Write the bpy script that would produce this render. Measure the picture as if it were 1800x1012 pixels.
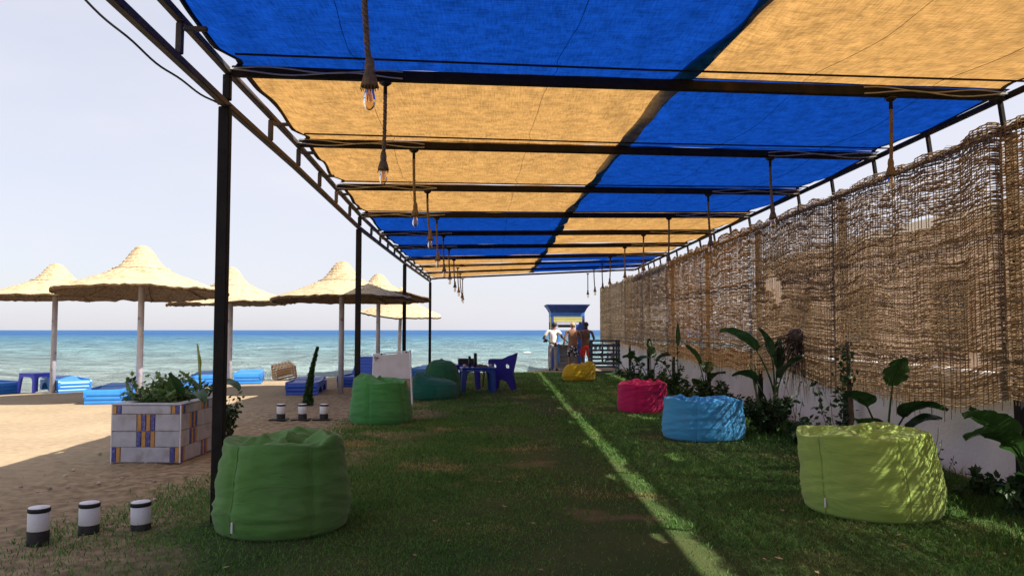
import bpy, bmesh, math, random
import numpy as np
from mathutils import Vector, Matrix, noise
random.seed(7)
rng = np.random.default_rng(11)
R = math.radians
PI = math.pi
for o in list(bpy.data.objects):
    bpy.data.objects.remove(o)
sc = bpy.context.scene
C = sc.collection

# ------------------------------------------------------------------ camera, sky, sun, exposure
F = 1360.0                                   # focal length in photograph pixels (1800 wide)
CAMH = 1.5
YAW = -math.atan(30 / F)
PITCH = math.atan(74 / F)
cam = bpy.data.cameras.new('camera')
cam.sensor_width = 36.0
cam.lens = 36.0 * F / 1800.0
cam.clip_start = 0.05
cam.clip_end = 60000
camo = bpy.data.objects.new('camera', cam)
C.objects.link(camo)
camo.location = (0, 0, CAMH)
camo.rotation_euler = (PI / 2 + PITCH, 0, YAW)
sc.camera = camo
CM = camo.rotation_euler.to_matrix()

SUN = Vector((0.92, -0.42, 1.0)).normalized()        # towards the sun
ELEV = math.asin(SUN.z)
w = bpy.data.worlds.new('World')
sc.world = w
w.use_nodes = True
wn = w.node_tree.nodes
wl = w.node_tree.links
for n in list(wn):
    wn.remove(n)
out = wn.new('ShaderNodeOutputWorld')
bg = wn.new('ShaderNodeBackground')
sky = wn.new('ShaderNodeTexSky')
sky.sky_type = 'NISHITA'
sky.sun_disc = False
sky.sun_elevation = ELEV
sky.sun_rotation = math.atan2(SUN.x, SUN.y)
sky.altitude = 0
sky.air_density = 1.0
sky.dust_density = 1.2
sky.ozone_density = 1.6
# thin high cloud: an even, pale veil over the whole dome
tc = wn.new('ShaderNodeTexCoord')
mp = wn.new('ShaderNodeMapping')
mp.inputs['Scale'].default_value = (1.2, 1.2, 3.5)
nz = wn.new('ShaderNodeTexNoise')
nz.inputs['Scale'].default_value = 1.3
nz.inputs['Detail'].default_value = 5
rmp = wn.new('ShaderNodeMapRange')
rmp.inputs['From Min'].default_value = 0.3
rmp.inputs['From Max'].default_value = 0.75
rmp.inputs['To Min'].default_value = 0.55
rmp.inputs['To Max'].default_value = 0.96
mixs = wn.new('ShaderNodeMixRGB')
mixs.inputs['Color2'].default_value = (5.5, 5.45, 6.05, 1)
wl.new(tc.outputs['Generated'], mp.inputs['Vector'])
wl.new(mp.outputs['Vector'], nz.inputs['Vector'])
wl.new(nz.outputs['Fac'], rmp.inputs['Value'])
wl.new(rmp.outputs['Result'], mixs.inputs['Fac'])
wl.new(sky.outputs['Color'], mixs.inputs['Color1'])
wl.new(mixs.outputs['Color'], bg.inputs['Color'])
bg.inputs['Strength'].default_value = 0.085
wl.new(bg.outputs['Background'], out.inputs['Surface'])

sd = bpy.data.lights.new('sun', 'SUN')
sd.energy = 5.0
sd.angle = R(0.5)
sd.color = (1.0, 0.93, 0.82)
so = bpy.data.objects.new('sun', sd)
C.objects.link(so)
so.rotation_euler = SUN.to_track_quat('Z', 'Y').to_euler()
so.location = (20, -5, 30)

sc.view_settings.view_transform = 'Standard'
sc.view_settings.look = 'None'
sc.view_settings.exposure = 0.92
sc.view_settings.gamma = 1.0
sc.view_settings.use_curve_mapping = False
sc.render.engine = 'CYCLES'
sc.cycles.max_bounces = 8
sc.cycles.transparent_max_bounces = 12
sc.cycles.use_denoising = True

# ------------------------------------------------------------------ helpers
def ray(px, py):
    d = CM @ Vector(((px - 900) / F, (506 - py) / F, -1.0))
    return d
def at_y(px, py, y):
    d = ray(px, py)
    return Vector((0, 0, CAMH)) + d * (y / d.y)
def at_z(px, py, z=0.0):
    d = ray(px, py)
    return Vector((0, 0, CAMH)) + d * ((z - CAMH) / d.z)

def link(o, parent=None):
    C.objects.link(o)
    if parent is not None:
        o.parent = parent
    return o
def thing(name, label, cat, loc=(0, 0, 0), rz=0.0, group=None):
    o = bpy.data.objects.new(name, None)
    o.empty_display_size = 0.2
    C.objects.link(o)
    o.location = loc
    o.rotation_euler = (0, 0, rz)
    o['label'] = label
    o['category'] = cat
    if group:
        o['group'] = group
    return o
def tag(o, label=None, cat=None, group=None, kind=None):
    if label: o['label'] = label
    if cat: o['category'] = cat
    if group: o['group'] = group
    if kind: o['kind'] = kind
    return o
def copy_tree(o, parent=None):
    c = o.copy()
    C.objects.link(c)
    c.parent = parent
    for ch in list(o.children):
        copy_tree(ch, c)
    return c

class MB:
    def __init__(self):
        self.v = []
        self.f = []
    def quadgrid(self, pts):
        """pts: 2D list of points"""
        b = len(self.v)
        nr, ncol = len(pts), len(pts[0])
        for r in pts:
            self.v.extend([tuple(p) for p in r])
        for i in range(nr - 1):
            for j in range(ncol - 1):
                a = b + i * ncol + j
                self.f.append((a, a + 1, a + ncol + 1, a + ncol))
        return self
    def box(self, c, s, rot=None, taper=1.0, bev=0.0):
        """box centred c of size s; bev chamfers the vertical and horizontal edges"""
        b = len(self.v)
        hx, hy, hz = s[0] / 2, s[1] / 2, s[2] / 2
        M = rot if rot is not None else Matrix.Identity(3)
        c = Vector(c)
        if bev <= 0:
            co = []
            for z, t in ((-hz, 1.0), (hz, taper)):
                for x, y in ((-hx, -hy), (hx, -hy), (hx, hy), (-hx, hy)):
                    co.append(Vector((x * t, y * t, z)))
            for p in co:
                self.v.append(tuple(c + M @ p))
            for f in ((0, 3, 2, 1), (4, 5, 6, 7), (0, 1, 5, 4), (1, 2, 6, 5), (2, 3, 7, 6), (3, 0, 4, 7)):
                self.f.append(tuple(b + i for i in f))
        else:
            k = min(bev, hx * .9, hy * .9, hz * .9)
            rings = []
            def ring(x, y, z, cc):
                return [(-x + cc, -y, z), (x - cc, -y, z), (x, -y + cc, z), (x, y - cc, z), (x - cc, y, z), (-x + cc, y, z), (-x, y - cc, z), (-x, -y + cc, z)]
            rr = [ring((hx - k), (hy - k), -hz, k * .5), ring(hx, hy, -hz + k, k), ring(hx * taper, hy * taper, hz - k, k), ring((hx * taper - k), (hy * taper - k), hz, k * .5)]
            for r_ in rr:
                for p in r_:
                    self.v.append(tuple(c + M @ Vector(p)))
            for i in range(3):
                for j in range(8):
                    a = b + i * 8 + j
                    a2 = b + i * 8 + (j + 1) % 8
                    self.f.append((a, a2, a2 + 8, a + 8))
            self.f.append(tuple(b + i for i in range(7, -1, -1)))
            self.f.append(tuple(b + 24 + i for i in range(8)))
        return self
    def tube(self, path, rad, n=8, cap=True, square=False):
        b = len(self.v)
        path = [Vector(p) for p in path]
        m = len(path)
        rads = rad if hasattr(rad, '__len__') else [rad] * m
        up = None
        for i, p in enumerate(path):
            t = (path[min(i + 1, m - 1)] - path[max(i - 1, 0)])
            if t.length < 1e-9:
                t = Vector((0, 0, 1))
            t.normalize()
            if up is None:
                a = Vector((0, 0, 1)) if abs(t.z) < .9 else Vector((0, 1, 0))
                u = t.cross(a).normalized()
            else:
                u = (up - t * up.dot(t))
                if u.length < 1e-6:
                    u = t.orthogonal()
                u.normalize()
            up = u
            v = t.cross(u)
            for k in range(n):
                ang = 2 * PI * k / n + (PI / 4 if square else 0)
                rr = rads[i] * (math.sqrt(2) if square else 1)
                self.v.append(tuple(p + (u * math.cos(ang) + v * math.sin(ang)) * rr))
        for i in range(m - 1):
            for k in range(n):
                a = b + i * n + k
                a2 = b + i * n + (k + 1) % n
                self.f.append((a, a2, a2 + n, a + n))
        if cap:
            self.f.append(tuple(b + k for k in range(n - 1, -1, -1)))
            self.f.append(tuple(b + (m - 1) * n + k for k in range(n)))
        return self
    def lathe(self, prof, n=24, c=(0, 0, 0), caps=True, sy=1.0):
        b = len(self.v)
        m = len(prof)
        for r_, z in prof:
            for k in range(n):
                a = 2 * PI * k / n
                self.v.append((c[0] + r_ * math.cos(a), c[1] + sy * r_ * math.sin(a), c[2] + z))
        for i in range(m - 1):
            for k in range(n):
                a = b + i * n + k
                a2 = b + i * n + (k + 1) % n
                self.f.append((a, a2, a2 + n, a + n))
        if caps:
            self.f.append(tuple(b + k for k in range(n - 1, -1, -1)))
            self.f.append(tuple(b + (m - 1) * n + k for k in range(n)))
        return self
    def ball(self, c, r_, n=10, m=7, s=(1, 1, 1)):
        b = len(self.v)
        for i in range(m + 1):
            th = PI * i / m
            for k in range(n):
                a = 2 * PI * k / n
                self.v.append((c[0] + r_ * s[0] * math.sin(th) * math.cos(a), c[1] + r_ * s[1] * math.sin(th) * math.sin(a), c[2] + r_ * s[2] * math.cos(th)))
        for i in range(m):
            for k in range(n):
                a = b + i * n + k
                a2 = b + i * n + (k + 1) % n
                self.f.append((a, a + n, a2 + n, a2))
        return self
    def prism(self, outline, y0, y1):
        """outline in XZ (counter-clockwise), extruded along Y"""
        b = len(self.v)
        n = len(outline)
        for y in (y0, y1):
            for x, z in outline:
                self.v.append((x, y, z))
        self.f.append(tuple(b + i for i in range(n)))
        self.f.append(tuple(b + n + i for i in range(n - 1, -1, -1)))
        for i in range(n):
            j = (i + 1) % n
            self.f.append((b + j, b + i, b + n + i, b + n + j))
        return self
    def mesh(self, name, m, smooth=False):
        me = bpy.data.meshes.new(name)
        me.from_pydata(self.v, [], self.f)
        if m is not None:
            me.materials.append(m)
        if smooth:
            me.polygons.foreach_set('use_smooth', np.ones(len(me.polygons), dtype=bool))
        me.update()
        return me
    def build(self, name, m, parent=None, smooth=False, loc=None):
        o = bpy.data.objects.new(name, self.mesh(name, m, smooth))
        link(o, parent)
        if loc is not None:
            o.location = loc
        return o

def np_mesh(name, V, Q, m, smooth=False, parent=None):
    """V (n,3), Q (k,4) or (k,3) arrays"""
    me = bpy.data.meshes.new(name)
    V = np.asarray(V, dtype=np.float32)
    Q = np.asarray(Q, dtype=np.int32)
    k, q = Q.shape
    me.vertices.add(len(V))
    me.vertices.foreach_set('co', V.ravel())
    me.loops.add(k * q)
    me.loops.foreach_set('vertex_index', Q.ravel())
    me.polygons.add(k)
    me.polygons.foreach_set('loop_start', np.arange(k, dtype=np.int32) * q)
    me.polygons.foreach_set('loop_total', np.full(k, q, dtype=np.int32))
    if smooth:
        me.polygons.foreach_set('use_smooth', np.ones(k, dtype=bool))
    me.update(calc_edges=True)
    me.validate()
    if m is not None:
        me.materials.append(m)
    o = bpy.data.objects.new(name, me)
    link(o, parent)
    return o
def gridmesh(name, P, m, smooth=True, parent=None):
    """P (nr,nc,3)"""
    nr, nc, _ = P.shape
    idx = np.arange(nr * nc).reshape(nr, nc)
    Q = np.stack([idx[:-1, :-1], idx[:-1, 1:], idx[1:, 1:], idx[1:, :-1]], -1).reshape(-1, 4)
    return np_mesh(name, P.reshape(-1, 3), Q, m, smooth, parent)

def vnoise(x, y, seed=0):
    """smooth value noise on arrays, range about -1..1"""
    x = np.asarray(x, float); y = np.asarray(y, float)
    xi = np.floor(x).astype(np.int64); yi = np.floor(y).astype(np.int64)
    xf = x - xi; yf = y - yi
    def h(a, b):
        n = (a * 374761393 + b * 668265263 + seed * 1442695041) & 0x7fffffff
        n = ((n ^ (n >> 13)) * 1274126177) & 0x7fffffff
        n = n ^ (n >> 16)
        return (n & 0xffff) / 32767.5 - 1.0
    u = xf * xf * (3 - 2 * xf); v = yf * yf * (3 - 2 * yf)
    a = h(xi, yi) * (1 - u) + h(xi + 1, yi) * u
    b = h(xi, yi + 1) * (1 - u) + h(xi + 1, yi + 1) * u
    return a * (1 - v) + b * v
def fbm(x, y, seed=0, oct=4):
    s = 0; a = 1.0; t = 0
    for i in range(oct):
        s = s + a * vnoise(x * 2 ** i, y * 2 ** i, seed + i * 17)
        t += a
        a *= .5
    return s / t

# ------------------------------------------------------------------ materials
def newmat(name):
    m = bpy.data.materials.new(name)
    m.use_nodes = True
    nt = m.node_tree
    for n in list(nt.nodes):
        nt.nodes.remove(n)
    o = nt.nodes.new('ShaderNodeOutputMaterial')
    return m, nt, o
def N(nt, t, **kw):
    n = nt.nodes.new(t)
    for k, v in kw.items():
        if k in n.inputs:
            n.inputs[k].default_value = v
        else:
            setattr(n, k, v)
    return n
def c4(c):
    return (c[0], c[1], c[2], 1)
def pmat(name, c1, c2=None, scale=6.0, rough=.6, bump=0.0, bscale=40.0, spec=.3, transl=0.0, stretch=(1, 1, 1), detail=5, lo=.35, hi=.68, metal=0.0, island=0.0, c3=None, c3scale=1.5, c3lo=.55, c3hi=.7, tcol=None, sheen=0.0, bdist=0.01):
    m, nt, out = newmat(name)
    L = nt.links
    tc = N(nt, 'ShaderNodeTexCoord')
    mp = N(nt, 'ShaderNodeMapping')
    mp.inputs['Scale'].default_value = stretch
    L.new(tc.outputs['Object'], mp.inputs['Vector'])
    nz = N(nt, 'ShaderNodeTexNoise', Scale=scale, Detail=detail)
    L.new(mp.outputs['Vector'], nz.inputs['Vector'])
    mr = N(nt, 'ShaderNodeMapRange')
    mr.inputs['From Min'].default_value = lo
    mr.inputs['From Max'].default_value = hi
    L.new(nz.outputs['Fac'], mr.inputs['Value'])
    mx = N(nt, 'ShaderNodeMixRGB')
    mx.inputs['Color1'].default_value = c4(c1)
    mx.inputs['Color2'].default_value = c4(c2 if c2 else c1)
    L.new(mr.outputs['Result'], mx.inputs['Fac'])
    col = mx.outputs['Color']
    if c3:
        n3 = N(nt, 'ShaderNodeTexNoise', Scale=c3scale, Detail=4.0)
        L.new(tc.outputs['Object'], n3.inputs['Vector'])
        m3 = N(nt, 'ShaderNodeMapRange')
        m3.inputs['From Min'].default_value = c3lo
        m3.inputs['From Max'].default_value = c3hi
        L.new(n3.outputs['Fac'], m3.inputs['Value'])
        x3 = N(nt, 'ShaderNodeMixRGB')
        x3.inputs['Color2'].default_value = c4(c3)
        L.new(m3.outputs['Result'], x3.inputs['Fac'])
        L.new(col, x3.inputs['Color1'])
        col = x3.outputs['Color']
    if island > 0:
        g = N(nt, 'ShaderNodeNewGeometry')
        mi = N(nt, 'ShaderNodeMapRange')
        mi.inputs['To Min'].default_value = 1 - island
        mi.inputs['To Max'].default_value = 1 + island
        L.new(g.outputs['Random Per Island'], mi.inputs['Value'])
        hs = N(nt, 'ShaderNodeHueSaturation')
        L.new(mi.outputs['Result'], hs.inputs['Value'])
        L.new(col, hs.inputs['Color'])
        col = hs.outputs['Color']
    p = N(nt, 'ShaderNodeBsdfPrincipled')
    p.inputs['Roughness'].default_value = rough
    p.inputs['Metallic'].default_value = metal
    p.inputs['Specular IOR Level'].default_value = spec
    if sheen:
        p.inputs['Sheen Weight'].default_value = sheen
    L.new(col, p.inputs['Base Color'])
    nrm = None
    if bump > 0:
        nb = N(nt, 'ShaderNodeTexNoise', Scale=bscale, Detail=5.0)
        L.new(mp.outputs['Vector'], nb.inputs['Vector'])
        bp = N(nt, 'ShaderNodeBump', Strength=bump, Distance=bdist)
        L.new(nb.outputs['Fac'], bp.inputs['Height'])
        L.new(bp.outputs['Normal'], p.inputs['Normal'])
        nrm = bp.outputs['Normal']
    surf = p.outputs['BSDF']
    if transl > 0:
        t = N(nt, 'ShaderNodeBsdfTranslucent')
        if tcol:
            t.inputs['Color'].default_value = c4(tcol)
        else:
            L.new(col, t.inputs['Color'])
        if nrm is not None:
            L.new(nrm, t.inputs['Normal'])
        ms = N(nt, 'ShaderNodeMixShader', Fac=transl)
        L.new(surf, ms.inputs[1])
        L.new(t.outputs['BSDF'], ms.inputs[2])
        surf = ms.outputs['Shader']
    L.new(surf, out.inputs['Surface'])
    return m

M = {}
M['steel'] = pmat('dark_painted_steel', (.012, .011, .011), (.022, .018, .017), 9, .7, .15, 60, .15, c3=(.05, .028, .018), c3scale=3.5, c3lo=.6, c3hi=.75)
M['truss'] = pmat('truss_steel', (.045, .038, .038), (.08, .062, .055), 9, .6, .15, 60, .25, c3=(.15, .09, .055), c3scale=3.0, c3lo=.52, c3hi=.7)
M['wire'] = pmat('grey_wire', (.30, .28, .26), (.42, .40, .36), 12, .5)
M['black_wire'] = pmat('black_wire', (.02, .02, .022), None, 5, .5)
M['plastic_black'] = pmat('black_plastic', (.012, .012, .013), (.02, .02, .02), 6, .4)

def cloth_mat(name, base, base2, tr, frac, weave=420.0):
    """knitted shade net: dense threads, light passes through"""
    m, nt, out = newmat(name)
    L = nt.links
    tc = N(nt, 'ShaderNodeTexCoord')
    n1 = N(nt, 'ShaderNodeTexNoise', Scale=7.0, Detail=6.0)
    mpa = N(nt, 'ShaderNodeMapping'); mpa.inputs['Scale'].default_value = (9, 60, 9)
    mpb = N(nt, 'ShaderNodeMapping'); mpb.inputs['Scale'].default_value = (70, 8, 9)
    for q in (mpa, mpb):
        L.new(tc.outputs['Object'], q.inputs['Vector'])
    L.new(tc.outputs['Object'], n1.inputs['Vector'])
    na = N(nt, 'ShaderNodeTexNoise', Scale=1.0, Detail=3.0)
    nb = N(nt, 'ShaderNodeTexNoise', Scale=1.0, Detail=3.0)
    L.new(mpa.outputs['Vector'], na.inputs['Vector'])
    L.new(mpb.outputs['Vector'], nb.inputs['Vector'])
    ad = N(nt, 'ShaderNodeMath', operation='ADD')
    L.new(na.outputs['Fac'], ad.inputs[0]); L.new(nb.outputs['Fac'], ad.inputs[1])
    a2 = N(nt, 'ShaderNodeMath', operation='ADD')
    L.new(ad.outputs[0], a2.inputs[0]); L.new(n1.outputs['Fac'], a2.inputs[1])
    mr = N(nt, 'ShaderNodeMapRange')
    mr.inputs['From Min'].default_value = 1.15
    mr.inputs['From Max'].default_value = 1.85
    mr.inputs['To Min'].default_value = .62
    mr.inputs['To Max'].default_value = 1.32
    L.new(a2.outputs[0], mr.inputs['Value'])
    def tint(c):
        h = N(nt, 'ShaderNodeHueSaturation', Color=c4(c))
        L.new(mr.outputs['Result'], h.inputs['Value'])
        return h.outputs['Color']
    d = N(nt, 'ShaderNodeBsdfDiffuse')
    L.new(tint(base), d.inputs['Color'])
    t = N(nt, 'ShaderNodeBsdfTranslucent')
    L.new(tint(tr), t.inputs['Color'])
    bp = N(nt, 'ShaderNodeBump', Strength=.35, Distance=.01)
    L.new(a2.outputs[0], bp.inputs['Height'])
    L.new(bp.outputs['Normal'], d.inputs['Normal'])
    ms = N(nt, 'ShaderNodeMixShader', Fac=frac)
    L.new(d.outputs['BSDF'], ms.inputs[1]); L.new(t.outputs['BSDF'], ms.inputs[2])
    L.new(ms.outputs['Shader'], out.inputs['Surface'])
    return m
M['cloth_blue'] = cloth_mat('blue_shade_net', (.004, .032, .19), None, (.003, .038, .25), .60)
M['cloth_orange'] = cloth_mat('orange_shade_net', (.36, .19, .055), None, (.44, .245, .08), .60)
M['hem_dark'] = pmat('dark_hem', (.012, .02, .045), (.02, .028, .05), 20, .8)
M['hem_brown'] = pmat('brown_hem', (.10, .06, .03), (.14, .09, .04), 20, .8)

M['rope'] = pmat('jute_rope', (.16, .11, .065), (.27, .19, .11), 40, .9, .6, 120, .1)
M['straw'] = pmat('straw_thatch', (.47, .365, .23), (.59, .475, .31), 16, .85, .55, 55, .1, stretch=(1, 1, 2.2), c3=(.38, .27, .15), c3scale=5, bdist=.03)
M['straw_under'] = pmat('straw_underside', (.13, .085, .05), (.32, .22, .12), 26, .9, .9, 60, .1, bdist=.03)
M['umb_pole'] = pmat('umbrella_pole', (.44, .43, .47), (.54, .52, .56), 8, .45, .2, 40, .4, c3=(.20, .16, .15), c3scale=9, c3lo=.6, c3hi=.72)
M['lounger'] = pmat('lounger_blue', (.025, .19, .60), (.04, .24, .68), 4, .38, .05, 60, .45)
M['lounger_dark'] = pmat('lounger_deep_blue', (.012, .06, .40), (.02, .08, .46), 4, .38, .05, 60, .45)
M['violet_blue'] = pmat('violet_blue_plastic', (.07, .085, .62), (.09, .11, .68), 4, .38, .04, 60, .45)
M['navy_plastic'] = pmat('navy_plastic', (.018, .012, .30), (.025, .018, .36), 4, .4, .04, 60, .4)
M['table_blue'] = pmat('table_blue_plastic', (.012, .05, .28), (.018, .065, .33), 4, .4, .04, 60, .4)
M['white_paint'] = pmat('white_paint', (.66, .66, .70), (.74, .74, .77), 7, .6, .3, 35, .3, c3=(.42, .40, .38), c3scale=22, c3lo=.62, c3hi=.72)
M['black_paint'] = pmat('black_paint', (.015, .014, .016), (.03, .026, .026), 12, .6, .2, 60, .3)
M['wall_white'] = pmat('whitewashed_wall', (.76, .75, .80), (.82, .81, .84), 3, .8, .5, 25, .2, c3=(.62, .58, .58), c3scale=1.1, c3lo=.5, c3hi=.75, bdist=.02)
M['reed'] = pmat('reed', (.26, .195, .12), (.42, .33, .205), 30, .7, 0, 10, .2, transl=.38, stretch=(1, 1, 1), island=.42, tcol=(.54, .37, .19))
M['reed_pale'] = pmat('reed_pale', (.30, .24, .16), (.44, .36, .25), 30, .7, 0, 10, .2, transl=.38, island=.42, tcol=(.60, .45, .27))
M['reed_amber'] = pmat('reed_amber', (.24, .165, .09), (.39, .28, .155), 30, .7, 0, 10, .2, transl=.38, island=.42, tcol=(.56, .36, .16))
M['reed_stake'] = pmat('reed_stake', (.13, .085, .045), (.22, .155, .09), 30, .8, 0, 10, .2, island=.3)
# ------------------------------------------------------------------ the setting: beach, lawn, sea
def shore(x):
    return np.interp(x, [-60, -20, -13.6, -10.3, -7.7, -2.7, .8, 2.0, 6, 20, 60], [14, 18.6, 21.4, 24.4, 27.6, 31.6, 31.2, 34.5, 38, 42, 50])
WATER = -0.25
def lawn_left(y):
    return np.interp(y, [-12, 4, 5.4, 8, 12, 16, 28], [-4.2, -3.9, -3.55, -3.0, -2.55, -2.35, -2.25])
def ground_z(x, y):
    s = shore(x) - y
    return np.where(s > 6, 0.0, np.where(s > -16, -0.25 * np.clip((6 - s) / 6, 0, None) ** 1.4, -1.6))
def gz(x, y):
    return float(ground_z(np.array(x), np.array(y)))

def axis(segs):
    a = []
    for s, e, d in segs:
        a.extend(np.arange(s, e, d))
    a.append(segs[-1][1])
    return np.array(a)
gx = axis([(-3000, -300, 300), (-300, -60, 30), (-60, -20, 2.0), (-20, -2.2, .085), (-2.2, 5, .45), (5, 30, 1.0), (30, 300, 30), (300, 3000, 300)])
gy = axis([(-3000, -300, 300), (-300, -30, 30), (-30, 2, 1.2), (2, 14, .07), (14, 30, .12), (30, 60, 1.0), (60, 300, 40), (300, 3000, 300)])
GX, GY = np.meshgrid(gx, gy)
GZ = ground_z(GX, GY)
out_m = 1 / (1 + np.exp((GX - lawn_left(GY) - .1 + .3 * vnoise(GX * 1.3, GY * 1.3, 5)) / .12))
near = np.clip((GX + 22) / 3, 0, 1) * (GY > 1) * (GY < 34)
lump = .032 * fbm(GX * 1.1, GY * 1.6, 3, 3) + .024 * fbm(GX * 4, GY * 6, 9, 4) + .016 * np.clip(fbm(GX * 2.6, GY * 3.4, 21, 3), -.6, .2)
trod = np.clip((GX - (-6.2)) / 1.6, 0, 1)           # the strip under the roof is trodden rough, the open beach is smoother
GZ = GZ + lump * out_m * near * (.20 + 1.0 * trod)
GZ = np.where((GX > -3.2) & (out_m < .5), np.minimum(GZ, ground_z(GX, GY)), GZ)
m_sand = None
def sand_mat():
    m, nt, out = newmat('beach_sand')
    L = nt.links
    tc = N(nt, 'ShaderNodeTexCoord')
    n1 = N(nt, 'ShaderNodeTexNoise', Scale=.7, Detail=6.0)
    n2 = N(nt, 'ShaderNodeTexNoise', Scale=9.0, Detail=6.0)
    n3 = N(nt, 'ShaderNodeTexNoise', Scale=120.0, Detail=4.0)
    for q in (n1, n2, n3):
        L.new(tc.outputs['Object'], q.inputs['Vector'])
    cr = N(nt, 'ShaderNodeValToRGB')
    cr.color_ramp.elements[0].position = .32
    cr.color_ramp.elements[0].color = (.345, .265, .175, 1)
    cr.color_ramp.elements[1].position = .68
    cr.color_ramp.elements[1].color = (.415, .322, .213, 1)
    L.new(n1.outputs['Fac'], cr.inputs['Fac'])
    mx = N(nt, 'ShaderNodeMixRGB', blend_type='MULTIPLY', Fac=.55)
    cr2 = N(nt, 'ShaderNodeValToRGB')
    cr2.color_ramp.elements[0].position = .3
    cr2.color_ramp.elements[0].color = (.70, .66, .62, 1)
    cr2.color_ramp.elements[1].position = .62
    cr2.color_ramp.elements[1].color = (1, 1, 1, 1)
    L.new(n2.outputs['Fac'], cr2.inputs['Fac'])
    L.new(cr.outputs['Color'], mx.inputs['Color1'])
    L.new(cr2.outputs['Color'], mx.inputs['Color2'])
    # trodden earth along the lawn, also painting in the roof's shade on the sand
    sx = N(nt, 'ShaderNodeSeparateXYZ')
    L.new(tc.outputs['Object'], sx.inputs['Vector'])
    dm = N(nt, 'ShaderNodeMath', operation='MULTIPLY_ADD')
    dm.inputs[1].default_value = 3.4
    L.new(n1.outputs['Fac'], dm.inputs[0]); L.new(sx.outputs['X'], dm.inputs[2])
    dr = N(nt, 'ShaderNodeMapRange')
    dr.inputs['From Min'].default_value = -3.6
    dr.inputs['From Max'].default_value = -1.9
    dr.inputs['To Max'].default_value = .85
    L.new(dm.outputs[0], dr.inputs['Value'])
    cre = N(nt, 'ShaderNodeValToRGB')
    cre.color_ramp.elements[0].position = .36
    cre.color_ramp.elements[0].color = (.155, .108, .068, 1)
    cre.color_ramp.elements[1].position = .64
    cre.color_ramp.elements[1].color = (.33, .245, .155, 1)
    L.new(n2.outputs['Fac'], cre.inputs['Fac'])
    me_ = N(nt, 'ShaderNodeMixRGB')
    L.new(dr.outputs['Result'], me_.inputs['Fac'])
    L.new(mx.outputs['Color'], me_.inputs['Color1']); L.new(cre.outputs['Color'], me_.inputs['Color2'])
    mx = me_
    # wet sand by the water: lower ground is darker
    sep = N(nt, 'ShaderNodeSeparateXYZ')
    L.new(tc.outputs['Object'], sep.inputs['Vector'])
    wet = N(nt, 'ShaderNodeMapRange')
    wet.inputs['From Min'].default_value = -.15
    wet.inputs['From Max'].default_value = -.22
    L.new(sep.outputs['Z'], wet.inputs['Value'])
    mw = N(nt, 'ShaderNodeMixRGB', Color2=(.26, .19, .125, 1))
    L.new(wet.outputs['Result'], mw.inputs['Fac'])
    L.new(mx.outputs['Color'], mw.inputs['Color1'])
    p = N(nt, 'ShaderNodeBsdfPrincipled', Roughness=.95)
    p.inputs['Specular IOR Level'].default_value = .1
    L.new(mw.outputs['Color'], p.inputs['Base Color'])
    b1 = N(nt, 'ShaderNodeBump', Strength=.5, Distance=.04)
    b2 = N(nt, 'ShaderNodeBump', Strength=.5, Distance=.006)
    L.new(n2.outputs['Fac'], b1.inputs['Height'])
    L.new(n3.outputs['Fac'], b2.inputs['Height'])
    L.new(b1.outputs['Normal'], b2.inputs['Normal'])
    L.new(b2.outputs['Normal'], p.inputs['Normal'])
    L.new(p.outputs['BSDF'], out.inputs['Surface'])
    return m
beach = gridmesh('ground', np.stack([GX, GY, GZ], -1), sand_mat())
tag(beach, kind='structure')

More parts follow.
